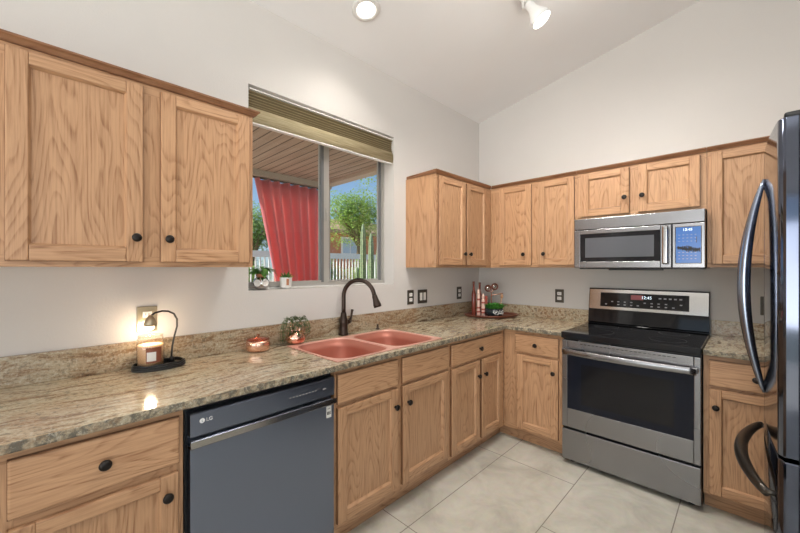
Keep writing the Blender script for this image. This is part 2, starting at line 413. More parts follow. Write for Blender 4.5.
def slab(xs, ys, mask, z0, z1, top='granite', side='granite_edge'):
    m = MB(); t = {}
    def v(i, j, k): return (xs[i], ys[j], (z0, z1)[k])
    nx, ny = len(xs)-1, len(ys)-1
    vs, fs, ks = [], [], []
    idx = {}
    def g(i, j, k):
        if (i, j, k) not in idx: idx[(i, j, k)] = len(vs); vs.append(v(i, j, k))
        return idx[(i, j, k)]
    def on(i, j): return 0 <= i < nx and 0 <= j < ny and mask(i, j)
    for i in range(nx):
        for j in range(ny):
            if not on(i, j): continue
            fs.append(((g(i,j,1), g(i+1,j,1), g(i+1,j+1,1), g(i,j+1,1)), 0)); fs.append(((g(i,j,0), g(i,j+1,0), g(i+1,j+1,0), g(i+1,j,0)), 1))
            if not on(i-1, j): fs.append(((g(i,j,0), g(i,j,1), g(i,j+1,1), g(i,j+1,0)), 1))
            if not on(i+1, j): fs.append(((g(i+1,j,0), g(i+1,j+1,0), g(i+1,j+1,1), g(i+1,j,1)), 1))
            if not on(i, j-1): fs.append(((g(i,j,0), g(i+1,j,0), g(i+1,j,1), g(i,j,1)), 1))
            if not on(i, j+1): fs.append(((g(i,j+1,0), g(i,j+1,1), g(i+1,j+1,1), g(i+1,j+1,0)), 1))
    m.slots = [top, side]
    V = [m.bm.verts.new(p) for p in vs]
    for f, k in fs:
        q = m.bm.faces.new([V[a] for a in f]); q.material_index = k
    bmesh.ops.recalc_face_normals(m.bm, faces=m.bm.faces)
    return m
def leaf(m, p, d, size, mat=None, w=.45, droop=.25):
    d = Vector(d).normalized(); up = Vector((0,0,1))
    side = d.cross(up)
    if side.length < .1: side = Vector((1,0,0))
    side.normalize(); nrm = side.cross(d).normalized(); p = Vector(p)
    a = p; b1 = p + d*size*.35 + side*size*w*.5 + nrm*size*.05; b2 = p + d*size*.35 - side*size*w*.5 + nrm*size*.05
    mid = p + d*size*.4 - nrm*size*.03
    c1 = p + d*size*.7 + side*size*w*.38 - up*size*droop*.3; c2 = p + d*size*.7 - side*size*w*.38 - up*size*droop*.3
    md2 = p + d*size*.72 - up*size*droop*.45
    e = p + d*size - up*size*droop
    m.faces([a, b1, mid, b2, c1, md2, c2, e], [(0,1,2), (0,2,3), (1,4,5,2), (2,5,6,3), (4,7,5), (5,7,6)], mat, True)
def rdir(zlo=-1, zhi=1):
    a = random.uniform(0, 2*PI); z = random.uniform(zlo, zhi); r = math.sqrt(max(0, 1-z*z)); return Vector((r*math.cos(a), r*math.sin(a), z))

# ================================================================== SETTING
CZ0, CS = 2.885, .2          # ceiling height at the window wall and its slope
m = MB(); m.box(-.16, 5.2, -7.5, .15, -.1, 0); struct(m.build('floor', 'tile'))
m = MB(); m.prism([(-.16, CZ0-.16*CS), (5.3, CZ0+5.3*CS), (5.3, CZ0+5.3*CS+.12), (-.16, CZ0-.16*CS+.12)], lambda p, q, t: (p, t, q), -7.6, .15); struct(m.build('ceiling', 'ceiling'))
# window wall with its opening
WY0, WY1, WZ0, WZ1 = -2.41, -1.254, 1.238, 2.412
m = MB()
m.box(-.19, 0, -7.5, WY0, 0, CZ0+.02).box(-.19, 0, WY1, .0, 0, CZ0+.02).box(-.19, 0, WY0, WY1, 0, WZ0).box(-.19, 0, WY0, WY1, WZ1, CZ0+.02)
struct(m.build('wall_left', 'wall'))
m = MB(); m.prism([(-.15, 0), (5.2, 0), (5.2, CZ0+5.2*CS+.02), (-.15, CZ0+.02-.15*CS)], lambda p, q, t: (p, t, q), 0, .15); struct(m.build('wall_back', 'wall'))
m = MB(); m.box(2.97, 3.09, -1.8, 0, 0, CZ0+2.98*CS); struct(m.build('wall_right', 'wall'))
m = MB()   # rear wall with a wide glass door
m.box(-.15, .8, -7.5, -7.4, 0, 3.0).box(4.4, 5.2, -7.5, -7.4, 0, 3.0).box(.8, 4.4, -7.5, -7.4, 2.45, 3.0)
m.prism([(-.15, 2.95), (5.2, 2.95), (5.2, CZ0+5.2*CS), (-.15, 2.95)], lambda p, q, t: (p, t, q), -7.5, -7.4)
struct(m.build('wall_rear', 'wall'))
m = MB(); m.box(5.1, 5.2, -7.5, -5.6, 0, 3.93).box(5.1, 5.2, -3.0, 0, 0, 3.93).box(5.1, 5.2, -5.6, -3.0, 2.45, 3.93); struct(m.build('wall_far_right', 'wall'))
# glass doors behind the camera (frames only show in reflections)
d = MB()
for x in (.82, 2.6, 4.38): d.box(x-.03, x+.03, -7.47, -7.41, 0, 2.45)
d.box(.8, 4.4, -7.47, -7.41, 2.39, 2.45); struct(d.build('door_1', 'window_metal'))
d = MB()
for y in (-5.58, -4.3, -3.02): d.box(5.12, 5.18, y-.03, y+.03, 0, 2.45)
d.box(5.12, 5.18, -5.6, -3.0, 2.39, 2.45); struct(d.build('door_2', 'window_metal'))

# window 1
SB = WZ0+.010
m = MB(); m.box(-.188, -.100, WY0, WY1, WZ0+.0005, SB, None, .003); struct(m.build('trim_1', 'ceramic'), 'raised white sill step below the window frame')
win = MB().box(-.175, -.112, WY0+.001, WY0+.016, SB+.001, WZ1-.002).box(-.175, -.112, WY1-.016, WY1-.001, SB+.001, WZ1-.002).box(-.175, -.112, WY0+.016, WY1-.016, SB+.001, SB+.020).box(-.175, -.112, WY0+.016, WY1-.016, WZ1-.035, WZ1-.002).build('window_1', 'window_metal')
struct(win, 'sliding aluminium window above the sink')
def sash(y0, y1, x, w0, w1):
    m = MB(); a, b_ = SB+.0205, WZ1-.036
    m.box(x-.011, x+.011, y0, y0+w0, a, b_).box(x-.011, x+.011, y1-w1, y1, a, b_)
    m.box(x-.011, x+.011, y0+w0, y1-w1, a, a+.014).box(x-.011, x+.011, y0+w0, y1-w1, b_-.03, b_)
    f = m.build('sash', 'window_metal', win)
    MB().box(x-.002, x+.002, y0+w0, y1-w1, a+.014, b_-.03).build('pane', 'pane', f)
    return f
s1 = sash(WY0+.017, -1.790, -.126, .018, .045); s2 = sash(-1.850, WY1-.017, -.152, .03, .022)
MB().box(-.1145, -.105, -1.822, -1.806, 1.70, 1.79, bev=.004).box(-.105, -.097, -1.819, -1.809, 1.73, 1.76, bev=.003).build('latch', 'window_metal', s1)
MB().box(-.1405, -.138, WY1-.043, WY1-.0165, SB+.021, WZ1-.04).build('jamb_track', 'window_dark', win)
MB().box(-.136, -.113, -1.856, -1.8355, SB+.021, WZ1-.04).build('interlock_strip', 'window_dark', win)

# woven shade, gathered at the top of the opening
sh = thing('window_shade', 'woven tan shade drawn up at the top of the window', 'window shade', (-.02, -1.83, 2.2))
m = MB()
prof = []
n = 12
for i in range(n+1):
    z = 2.386 - (2.386-2.29)*i/n
    prof.append((-.012 + (.008 if i % 2 else -.006) - .010*math.sin(PI*i/n), z))
back = [(p-.004, z) for p, z in reversed(prof)]
m.prism(prof+back, lambda p, q, t: (p, t, q), WY0+.006, WY1-.010); m.build('ribbed_cloth', 'shade_ribs', sh)
m = MB()
pf = [(-.016, 2.292), (-.006, 2.285), (.000, 2.26), (.001, 2.235), (-.003, 2.212), (-.010, 2.203), (-.030, 2.203), (-.034, 2.22), (-.030, 2.285)]
m.prism(pf, lambda p, q, t: (p, t, q), WY0+.006, WY1-.010, None, True); m.build('lower_fold', 'shade', sh)
MB().box(-.032, -.002, WY0+.006, WY1-.010, 2.193, 2.2028, bev=.003).build('bottom_rail', 'white_plastic', sh)
MB().box(-.03, .0, WY0+.006, WY1-.010, 2.3865, 2.394, bev=.002).build('head_rail', 'white_plastic', sh)

# ================================================================== CABINETS
# local frame: u along the wall, w out from it, z up.  'W' = window wall, 'R' = range wall
def bx(m, o, u0, u1, w0, w1, z0, z1, mat=None, bev=0):
    if o == 'W': m.box(w0, w1, u0, u1, z0, z1, mat, bev)
    else: m.box(u0, u1, -w1, -w0, z0, z1, mat, bev)
    return m
def P(o, u, w, z): return (w, u, z) if o == 'W' else (u, -w, z)
def knob(o, u, w, z, parent):
    rot = Matrix.Rotation(PI/2, 4, 'Y') if o == 'W' else Matrix.Rotation(PI/2, 4, 'X')
    m = MB(); m.lathe([(.0075, 0), (.0065, .008), (.0075, .012), (.0155, .016), (.0165, .020), (.0145, .025), (.008, .0275), (0, .028)], P(o, u, w, z), None, 20, True, rot=rot)
    return m.build('knob', 'knob', parent)
def door(o, u0, u1, z0, z1, w, parent, name='door', ku=None, kz=None, st=.052, rt=.045, rb=.052):
    T = .019; m = MB()
    b = .0035
    bx(m, o, u0, u0+st, w, w+T, z0, z1, 'oak', b); bx(m, o, u1-st, u1, w, w+T, z0, z1, 'oak', b)
    bx(m, o, u0+st, u1-st, w, w+T-.0006, z0, z0+rb, 'oak_h', b); bx(m, o, u0+st, u1-st, w, w+T-.0006, z1-rt, z1, 'oak_h', b)
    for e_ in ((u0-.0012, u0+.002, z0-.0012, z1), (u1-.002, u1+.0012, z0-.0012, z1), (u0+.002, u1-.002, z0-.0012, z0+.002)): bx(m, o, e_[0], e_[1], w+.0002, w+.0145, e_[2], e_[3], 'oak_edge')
    bx(m, o, u0+st-.004, u1-st+.004, w+.0005, w+.004, z0+rb-.004, z1-rt+.004, 'oak')
    # moulded inner edge sloping down to the panel
    iu0, iu1, iz0, iz1 = u0+st, u1-st, z0+rb, z1-rt; s_ = .006; hw, lw = w+T-.003, w+.0042
    for A in (((iu0, iz0), (iu1, iz0), (iu1-s_, iz0+s_), (iu0+s_, iz0+s_), 'oak_h'), ((iu0, iz1), (iu1, iz1), (iu1-s_, iz1-s_), (iu0+s_, iz1-s_), 'oak_h'),
              ((iu0, iz0), (iu0, iz1), (iu0+s_, iz1-s_), (iu0+s_, iz0+s_), 'oak'), ((iu1, iz0), (iu1, iz1), (iu1-s_, iz1-s_), (iu1-s_, iz0+s_), 'oak')):
        a, c, d_, e, mt = A
        m.faces([P(o, a[0], hw, a[1]), P(o, c[0], hw, c[1]), P(o, d_[0], lw, d_[1]), P(o, e[0], lw, e[1])], [(0,1,2,3)], mt)
    q = m.build(name, 'oak', parent)
    if ku is not None: knob(o, ku, w+T, kz, q)
    return q
def drawer(o, u0, u1, z0, z1, w, parent, name='drawer', k=True):
    q = bx(MB(), o, u0, u1, w, w+.019, z0, z1, 'oak_h', .006)
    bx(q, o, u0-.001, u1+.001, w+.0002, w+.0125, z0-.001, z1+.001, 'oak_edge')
    q = q.build(name, 'oak_h', parent)
    if k: knob(o, (u0+u1)/2, w+.019, (z0+z1)/2, q)
    return q
def crown(o, u0, u1, w, z, parent, ends=(0, 0)):
    m = MB()
    prof = [(.010, 0), (w+.010, 0), (w+.014, .005), (w+.020, .013), (w+.026, .017), (w+.026, .024), (.010, .024)]
    t = bmesh.new(); n = len(prof)
    rows = []
    for u, e in ((u0, ends[0]), (u1, ends[1])):
        rows.append([t.verts.new(P(o, u + e*(max(0, p-w)), p, z+q)) for p, q in prof])
    A, B = rows
    t.faces.new(A[::-1]); t.faces.new(B)
    for i in range(n): t.faces.new((A[i], A[(i+1) % n], B[(i+1) % n], B[i]))
    bmesh.ops.recalc_face_normals(t, faces=t.faces); m._merge(t, 'oak_trim')
    return m.build('crown_moulding', 'oak_trim', parent)
def upper(label, o, u0, u1, z0, z1, doors, ends=(0, 0), side_trim=None, crown_range=None, w=.319):
    c = thing('wall_cabinet', label, 'cabinet', P(o, (u0+u1)/2, .16, z0), 'oak wall cabinets')
    m = MB(); bx(m, o, u0, u1, .003, w-.019, z0, z1, 'oak_plain')
    m.build('carcass', 'oak_plain', c)
    f = MB()   # face frame: rails and stiles round the openings
    bx(f, o, u0, u1, w-.019, w-.001, z0, z0+.04, 'oak_h'); bx(f, o, u0, u1, w-.019, w-.001, z1-.04, z1, 'oak_h')
    edges = [u0]+[x for d_ in doors for x in (d_[0]+.012, d_[1]-.012)]+[u1]
    for a, b in zip(edges[0::2], edges[1::2]):
        bx(f, o, a, b, w-.019, w-.001, z0+.04, z1-.04, 'oak')
    for d_ in doors: bx(f, o, d_[0]+.012, d_[1]-.012, w-.019, w-.004, z0+.04, z1-.04, 'oak_plain')
    f.build('face_frame', 'oak', c)
    for a, b, zz0, zz1, ku, kz in doors: door(o, a, b, zz0, zz1, w, c, 'door', ku, kz)
    cu = crown_range or (u0, u1)
    crown(o, cu[0], cu[1], w, z1+.0005, c, ends)
    return c
ZB, ZT = 1.372, 2.093
upper('oak wall cabinet at the left edge of the photo, mostly cut off', 'W', -4.22, -3.362, ZB, ZT, [(-4.18, -3.82, 1.392, 2.078, -3.85, 1.486), (-3.76, -3.400, 1.392, 2.078, -3.72, 1.486)])
upper('large two-door oak wall cabinet left of the window, above the candle lamp', 'W', -3.360, -2.522, ZB, ZT, [(-3.317, -2.957, 1.392, 2.078, -2.980, 1.484), (-2.898, -2.544, 1.392, 2.078, -2.872, 1.484)], (0, 1))
cabB = upper('oak wall cabinet right of the window with one pale end panel showing', 'W', -1.119, -.003, ZB, ZT, [(-1.098, -.745, 1.392, 2.078, -.772, 1.484), (-.722, -.402, 1.392, 2.078, -.690, 1.484)], (-1, -1), crown_range=(-1.119, -.320))
upper('two-door oak wall cabinet in the corner over the tray, left of the microwave', 'R', .322, 1.072, ZB, ZT, [(.415, .712, 1.392, 2.078, .650, 1.484), (.772, 1.056, 1.392, 2.078, .822, 1.484)], (1, 0))
upper('short two-door oak wall cabinet directly above the microwave', 'R', 1.074, 1.834, 1.736, ZT, [(1.106, 1.421, 1.756, 2.078, 1.395, 1.868), (1.474, 1.803, 1.756, 2.078, 1.500, 1.868)])
upper('oak wall cabinet right of the microwave, partly hidden by the refrigerator', 'R', 1.836, 2.66, ZB, ZT, [(1.856, 2.165, 1.392, 2.078, 2.138, 1.484), (2.22, 2.56, 1.392, 2.078, 2.25, 1.484)], (0, 0))

def base(label, o, u0, u1, parts, toe=.54, end0=None, cu0=None, cu1=None):
    w = .611; zt = .882
    c = thing('base_cabinet', label, 'cabinet', P(o, (u0+u1)/2, .3, 0), 'oak base cabinets')
    a, b = (cu0 if cu0 is not None else u0), (cu1 if cu1 is not None else u1)
    m = MB()   # carcass as open-topped panels
    bx(m, o, a, b, .003, w-.02, .10, .118); bx(m, o, a, a+.016, .003, w-.02, .118, zt); bx(m, o, b-.016, b, .003, w-.02, .118, zt); bx(m, o, a+.016, b-.016, .003, .015, .118, zt)
    m.build('carcass', 'oak_plain', c)
    f = MB(); pu = sorted({(p[1], p[2]) for p in parts if p[0] == 'd'})
    bx(f, o, u0, u1, w-.019, w-.001, .10, .14, 'oak_h'); bx(f, o, u0, u1, w-.019, w-.001, zt-.035, zt, 'oak_h')
    ed = [u0]+[x for d_ in pu for x in (d_[0]+.012, d_[1]-.012)]+[u1]
    for a_, b_ in zip(ed[0::2], ed[1::2]): bx(f, o, a_, b_, w-.019, w-.001, .14, zt-.035, 'oak')
    for d_ in pu: bx(f, o, d_[0]+.012, d_[1]-.012, w-.019, w-.001, .14, zt-.035, 'oak_h')
    f.build('face_frame', 'oak', c)
    t0, t1 = (u0 if o == 'W' or u0 > 1 else .541), (-.541 if (o == 'W' and u1 > -.7) else u1)
    t = MB(); bx(t, o, t0, t1, toe-.016, toe, 0.001, .0995, 'oak_h'); t.build('toe_kick', 'oak_h', c)
    for p in parts:
        if p[0] == 'd': door(o, p[1], p[2], p[3], p[4], w, c, 'door', p[5], p[6])
        else: drawer(o, p[1], p[2], p[3], p[4], w, c, 'drawer' if p[5] else 'false_drawer_front', p[5])
    return c
base('oak base cabinet past the left edge of the photo', 'W', -4.22, -3.352, [('w', -4.19, -3.38, .70, .856, True), ('d', -4.19, -3.79, .13, .672, -3.83, .605)])
base('oak base cabinet with drawer and door left of the dishwasher', 'W', -3.350, -2.890, [('w', -3.301, -2.905, .700, .857, True), ('d', -3.301, -2.908, .13, .672, -2.942, .605)])
base('double-door oak base cabinet under the copper sink', 'W', -2.258, -1.358, [('w', -2.245, -1.842, .716, .858, False), ('w', -1.802, -1.378, .716, .858, False), ('d', -2.245, -1.842, .145, .698, -1.866, .603), ('d', -1.802, -1.378, .145, .698, -1.762, .603)])
base('oak base cabinet with one wide drawer and two narrow doors at the corner', 'W', -1.356, -.612, [('w', -1.338, -.665, .716, .856, True), ('d', -1.338, -.998, .125, .698, -1.024, .590), ('d', -.968, -.672, .125, .698, -.935, .590)], cu1=-.61)
base('narrow oak base cabinet with one drawer and one door left of the range', 'R', .612, 1.072, [('w', .715, 1.045, .716, .856, True), ('d', .728, 1.042, .125, .698, 1.012, .603)])
base('oak base cabinet right of the range beside the refrigerator', 'R', 1.838, 2.30, [('w', 1.863, 2.235, .716, .856, True), ('d', 1.863, 2.235, .115, .698, 1.892, .600)])

# ================================================================== WORKTOPS
xs = [.003, .120, .605, .648, 1.074]; ys = [-4.22, -2.235, -1.425, -.648, -.003]
def mk(i, j):
    if i == 3: return j == 3
    return not (i == 1 and j == 1)
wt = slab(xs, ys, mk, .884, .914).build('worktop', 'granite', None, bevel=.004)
tag(wt, 'long L-shaped tan and brown granite worktop around the sink and corner', 'worktop')
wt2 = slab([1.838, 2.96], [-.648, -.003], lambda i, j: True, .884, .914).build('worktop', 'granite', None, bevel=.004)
tag(wt2, 'short granite worktop between the range and the refrigerator', 'worktop')
b = MB().box(.002, .022, -4.22, -.002, .9145, 1.032, None, .002).build('backsplash', 'granite_splash'); tag(b, 'low granite backsplash running under the window', 'backsplash')
b = MB().box(.0235, 1.072, -.022, -.002, .9145, 1.018, None, .002).build('backsplash', 'granite_splash'); tag(b, 'low granite backsplash behind the tray, left of the range', 'backsplash')
b = MB().box(1.838, 2.96, -.022, -.002, .9145, 1.014, None, .002).build('backsplash', 'granite_splash'); tag(b, 'low granite backsplash right of the range', 'backsplash')

# ================================================================== SINK
sk = thing('kitchen_sink', 'double-bowl copper sink set in the granite below the window', 'sink', (.36, -1.83, .915))
def superell(cx, cy, a, b, n, k, N_=56):
    th = 2*PI*k/N_; c, s = math.cos(th), math.sin(th)
    return cx+a*math.copysign(abs(c)**(2/n), c), cy+b*math.copysign(abs(s)**(2/n), s)
def bowl(X0, X1, Y0, Y1, cx, cy, a, b_):
    NN = 64; vs, fs = [], []
    # outer rectangle ring, sampled by perimeter direction of the superellipse
    def outer(k):
        x, y = superell(cx, cy, a, b_, 4.4, k, NN); dx, dy = x-cx, y-cy
        t = min(((X1-cx)/dx if dx > 1e-9 else (X0-cx)/dx if dx < -1e-9 else 1e9), ((Y1-cy)/dy if dy > 1e-9 else (Y0-cy)/dy if dy < -1e-9 else 1e9))
        return cx+dx*t, cy+dy*t
    rim, bowlv = [], []
    o_ = [outer(k) for k in range(NN)]
    # snap nearest samples to the corners
    for c in ((X0, Y0), (X0, Y1), (X1, Y0), (X1, Y1)):
        i = min(range(NN), key=lambda q: (o_[q][0]-c[0])**2+(o_[q][1]-c[1])**2); o_[i] = c
    r = MB(); rings = [[(x, y, .9148) for x, y in o_], [(x, y, .9185) for x, y in o_], [(*superell(cx, cy, a, b_, 4.4, k, NN), .9185) for k in range(NN)], [(*superell(cx, cy, a-.004, b_-.004, 4.4, k, NN), .912) for k in range(NN)]]
    flat = [p for q in rings for p in q]
    F = [(j*NN+k, j*NN+(k+1) % NN, (j+1)*NN+(k+1) % NN, (j+1)*NN+k) for j in range(3) for k in range(NN)]
    r.faces(flat, F, 'sink_rim', False)
    r.build('rim', 'sink_rim', sk)
    w = MB(); rings = []
    for off, z, n_ in ((.004, .912, 4.4), (.008, .86, 4.4), (.013, .78, 4.2), (.022, .75, 3.0), (.045, .733, 2.8), (.09, .728, 2.5)):
        rings.append([(*superell(cx, cy, a-off, b_-off, n_, k, NN), z) for k in range(NN)])
    rings.append([(cx+.04*math.cos(2*PI*k/NN), cy+.04*math.sin(2*PI*k/NN), .724) for k in range(NN)])
    outr = [[(cx+(x-cx)*1.012, cy+(y-cy)*1.012, z-.004) for x, y, z in R_] for R_ in rings]
    rr = rings[::-1]+[rings[0]]+outr
    rr = rings[::-1] + outr
    flat = [p for q in rr for p in q]
    F = [(j*NN+k, j*NN+(k+1) % NN, (j+1)*NN+(k+1) % NN, (j+1)*NN+k) for j in range(len(rr)-1) for k in range(NN)]
    w.faces(flat, F, 'sink', True)
    bb = w.build('bowl', 'sink', sk)
    MB().lathe([(.045, -.002), (.045, .003), (.038, .004), (.034, .001), (.012, .001), (.010, .006), (0, .007)], (cx, cy, .7265), None, 24).build('drain', 'bronze', sk)
bowl(.116, .612, -2.238, -1.830, .3640, -2.031, .235, .193)
bowl(.116, .612, -1.830, -1.422, .3640, -1.629, .235, .193)

# faucet
fc = thing('faucet', 'dark bronze gooseneck faucet with pull-down spray behind the sink', 'faucet', (.062, -1.757, .915))
fx, fy = .066, -1.797
MB().lathe([(.034, 0), (.034, .006), (.028, .012), (.0265, .06), (.028, .075), (.028, .10), (.023, .115), (.0185, .145), (.017, .15)], (fx, fy, .9188), None, 28).build('body', 'bronze', fc)
pts = []
dirv = Vector((.90, .43, 0)).normalized(); Rr = .112
z0 = 1.066; zc = 1.176
for i in range(5): pts.append(Vector((fx, fy, z0+(zc-z0)*i/4)))
for i in range(1, 17):
    a = PI*i/16*.93
    pts.append(Vector((fx, fy, zc)) + dirv*(Rr-Rr*math.cos(a)) + Vector((0, 0, Rr*math.sin(a))))
d_ = (pts[-1]-pts[-2]).normalized(); pts.append(pts[-1]+d_*.01)
MB().tube(pts, .0142, None, 16).build('spout', 'bronze', fc)
e = pts[-1]
MB().tube([e, e+d_*.012, e+d_*.03, e+d_*.065, e+d_*.083], [.0155, .0175, .019, .026, .025], None, 20).build('spray_head', 'bronze', fc)
side = Vector((-.15, 1, 0)).normalized()
b0 = Vector((fx, fy, 1.0))
MB().tube([b0+side*.018, b0+side*.050, b0+side*.064], [.016, .015, .012], None, 14).tube([b0+side*.056+Vector((0,0,0)), b0+side*.074+Vector((0,0,.03)), b0+side*.080+Vector((0,0,.06)), b0+side*.086+Vector((0,0,.080))], [.010, .0075, .008, .010], None, 12).build('lever', 'bronze', fc)
so = thing('soap_dispenser_cap', 'small bronze hole cover behind the right sink bowl', 'cap', (.070, -1.49, .9188))
MB().lathe([(.016, 0), (.016, .004), (.008, .007), (.007, .03), (.009, .034), (0, .036)], (.068, -1.49, .9188), None, 20).build('stem', 'bronze', so)

# ================================================================== DISHWASHER
dw = thing('dishwasher', 'black stainless dishwasher with a bar handle between oak cabinets', 'dishwasher', (.32, -2.574, 0))
D0, D1 = -2.884, -2.262
MB().box(.03, .590, D0+.002, D1-.002, .105, .878).build('tub', 'black_plastic', dw)
MB().box(.50, .56, D0+.004, D1-.004, .002, .104).build('toe_panel', 'black_plastic', dw)
MB().box(.592, .632, D0+.010, D1-.010, .115, .738, None, .003).build('door_panel', 'steel_dark', dw)
cp = MB().prism([(.590, .776), (.634, .776), (.634, .853), (.628, .858), (.590, .858)], lambda p, q, t: (p, t, q), D0+.010, D1-.010).build('control_panel', 'steel_dark', dw)
MB().prism([(.585, .740), (.600, .740), (.606, .748), (.602, .775), (.585, .775)], lambda p, q, t: (p, t, q), D0+.010, D1-.010).build('pocket', 'steel_dark', dw)
MB().prism([(.602, .7385), (.648, .7385), (.651, .742), (.649, .764), (.644, .766), (.638, .748), (.602, .743)], lambda p, q, t: (p, t, q), D0+.008, D1-.008).build('handle', 'steel_smooth', dw)
# maker's mark and panel legends
g = MB(); rot = Matrix.Rotation(PI/2, 4, 'Y')
g.lathe([(.0085, 0), (.0085, .0006), (0, .0006)], (.6340, -2.836, .826), None, 24, False, rot=rot); g.build('round_emblem', 'print_white', cp)
MB().box(.6347, .6351, -2.8372, -2.8360, .8215, .830).box(.6347, .6351, -2.8360, -2.8325, .8215, .8225).build('emblem_mark', 'steel_dark', cp)
text_mesh('LG', .018, lambda x, y, z: (.6342+z, -2.812+x, .826+y), 'brand_lettering', 'print_white', cp)
for i in range(9): MB().box(.6340, .6343, -2.50+i*.0155, -2.492+i*.0155, .815, .819).build('button_legend', 'print_grey', cp)
MB().box(.6340, .6343, -2.335, -2.318, .812, .818).build('power_legend', 'print_grey', cp)
g = MB().box(.6320, .6323, -2.315, -2.288, .676, .729)
st_ = g.build('sticker', 'paper', dw, 'small white energy sticker')
MB().box(.6323, .6325, -2.311, -2.292, .690, .704).build('sticker_print', 'black_plastic', st_)
text_mesh('10', .016, lambda x, y, z: (.6327+z*.3, -2.3015+x, .697+y), 'sticker_number', 'paper', st_)
text_mesh('YEAR', .007, lambda x, y, z: (.6325+z*.3, -2.3015+x, .717+y), 'sticker_lettering', 'black_plastic', st_)

# ================================================================== RANGE
rg = thing('range', 'stainless electric range with black glass top between oak cabinets', 'range', (1.456, -.33, 0))
X0, X1 = 1.078, 1.834; YF = -.655
MB().box(X0+.002, X1-.002, -.620, -.05, .03, .878).build('body', 'black_plastic', rg)
for x in (X0+.05, X1-.05):
    for y in (-.58, -.1): MB().lathe([(.018, .001), (.018, .012), (.012, .0295)], (x, y, 0), None, 14).build('foot', 'black_plastic', rg)
ct = MB().box(X0-.001, X1+.001, -.668, -.062, .879, .922, None, .006).build('cooktop', 'black_glass', rg)
for x, y, r in ((1.25, -.50, .115), (1.66, -.50, .095), (1.25, -.22, .08), (1.66, -.22, .085), (1.455, -.20, .05)):
    t = bmesh.new(); k = 48
    A = [t.verts.new((x+r*math.cos(2*PI*i/k), y+r*math.sin(2*PI*i/k), .9223)) for i in range(k)]
    B = [t.verts.new((x+(r-.0018)*math.cos(2*PI*i/k), y+(r-.0018)*math.sin(2*PI*i/k), .9223)) for i in range(k)]
    for i in range(k): t.faces.new((A[i], A[(i+1) % k], B[(i+1) % k], B[i]))
    MB()._merge(t, 'gasket').build('burner_ring', 'gasket', ct)
# oven door
od = MB()
zb, zt_ = .262, .866; gx0, gx1, gz0, gz1 = 1.116, 1.800, .392, .760
od.box(X0+.003, gx0, YF, -.622, zb, zt_, None, .003).box(gx1, X1-.003, YF, -.622, zb, zt_, None, .003).box(gx0, gx1, YF, -.622, zb, gz0, None, .003).box(gx0, gx1, YF, -.622, gz1, zt_, None, .003)
od = od.build('oven_door', 'steel', rg)
MB().box(gx0-.001, gx1+.001, YF+.002, -.63, gz0-.001, gz1+.001).build('oven_window', 'oven_glass', od)
MB().box(gx0+.09, gx1-.09, YF+.0008, YF+.0015, gz0+.045, gz1-.05).build('window_screen', 'black_glass', od)
g = MB()
for i in range(22): g.box(1.20+i*.024, 1.216+i*.024, YF-.0006, YF, .846, .850)
g.build('vent_slots', 'black_plastic', od)
hp = []
for i in range(21):
    u = i/20; hp.append((X0+.02+(X1-X0-.04)*u, YF-.028-.028*math.sin(PI*u), .790))
MB().tube(hp, .010, None, 14, True, (.8, 2.1)).box(X0+.012, X0+.045, YF-.034, YF, .780, .812, None, .005).box(X1-.045, X1-.012, YF-.034, YF, .780, .812, None, .005).build('handle', 'steel', od)
MB().box(X0+.003, X1-.003, YF, -.622, .036, .246, None, .004).build('storage_drawer', 'steel', rg)
# back guard
bgd = MB().prism([(-.075, .935), (-.035, 1.203), (-.030, 1.206), (-.004, 1.206), (-.004, .880), (-.061, .880), (-.061, .925)], lambda p, q, t: (t, p, q), X0+.001, X1-.001).build('back_guard', 'black_glass', rg)
slope = Matrix.Identity(4)
def GP(x, z, off): # point on the sloped guard face
    k = (z-.935)/(1.203-.935); return (x, -.075+.040*k-off, z)
def gpan(x0, x1, z0, z1, off, th, name, mat, par):
    vs = [GP(x0, z0, off), GP(x1, z0, off), GP(x1, z1, off), GP(x0, z1, off), GP(x0, z0, off-th), GP(x1, z0, off-th), GP(x1, z1, off-th), GP(x0, z1, off-th)]
    return MB().faces(vs, [(0,1,2,3), (4,7,6,5), (0,4,5,1), (1,5,6,2), (2,6,7,3), (3,7,4,0)], None).build(name, mat, par)
cpn = gpan(X0+.006, X1-.006, 1.040, 1.196, .006, .006, 'control_panel', 'steel_smooth', bgd)
scr = gpan(1.165, 1.725, 1.062, 1.172, .008, .002, 'touch_panel', 'black_glass', cpn)
gpan(1.375, 1.455, 1.125, 1.160, .0084, .0004, 'red_window', 'red_print', scr)
def gfn(cx, cz): return lambda x, y, z: GP(cx+x, cz+y, .0086+z*.3)
text_mesh('12:45', .030, gfn(1.475, 1.143), 'clock', 'display', scr)
for i in range(12):
    for z in (1.078, 1.100):
        if (i*7+int(z*1000)) % 5 == 0: continue
        x = 1.20+i*.043
        MB().faces([GP(x, z, .0084), GP(x+.014, z, .0084), GP(x+.014, z+.007, .0084), GP(x, z+.007, .0084)], [(0,1,2,3)]).build('key_legend', 'print_grey', scr)
for i in range(5):
    x = 1.55+i*.03; MB().faces([GP(x, 1.138, .0084), GP(x+.016, 1.138, .0084), GP(x+.016, 1.147, .0084), GP(x, 1.147, .0084)], [(0,1,2,3)]).build('key_legend', 'print_grey', scr)

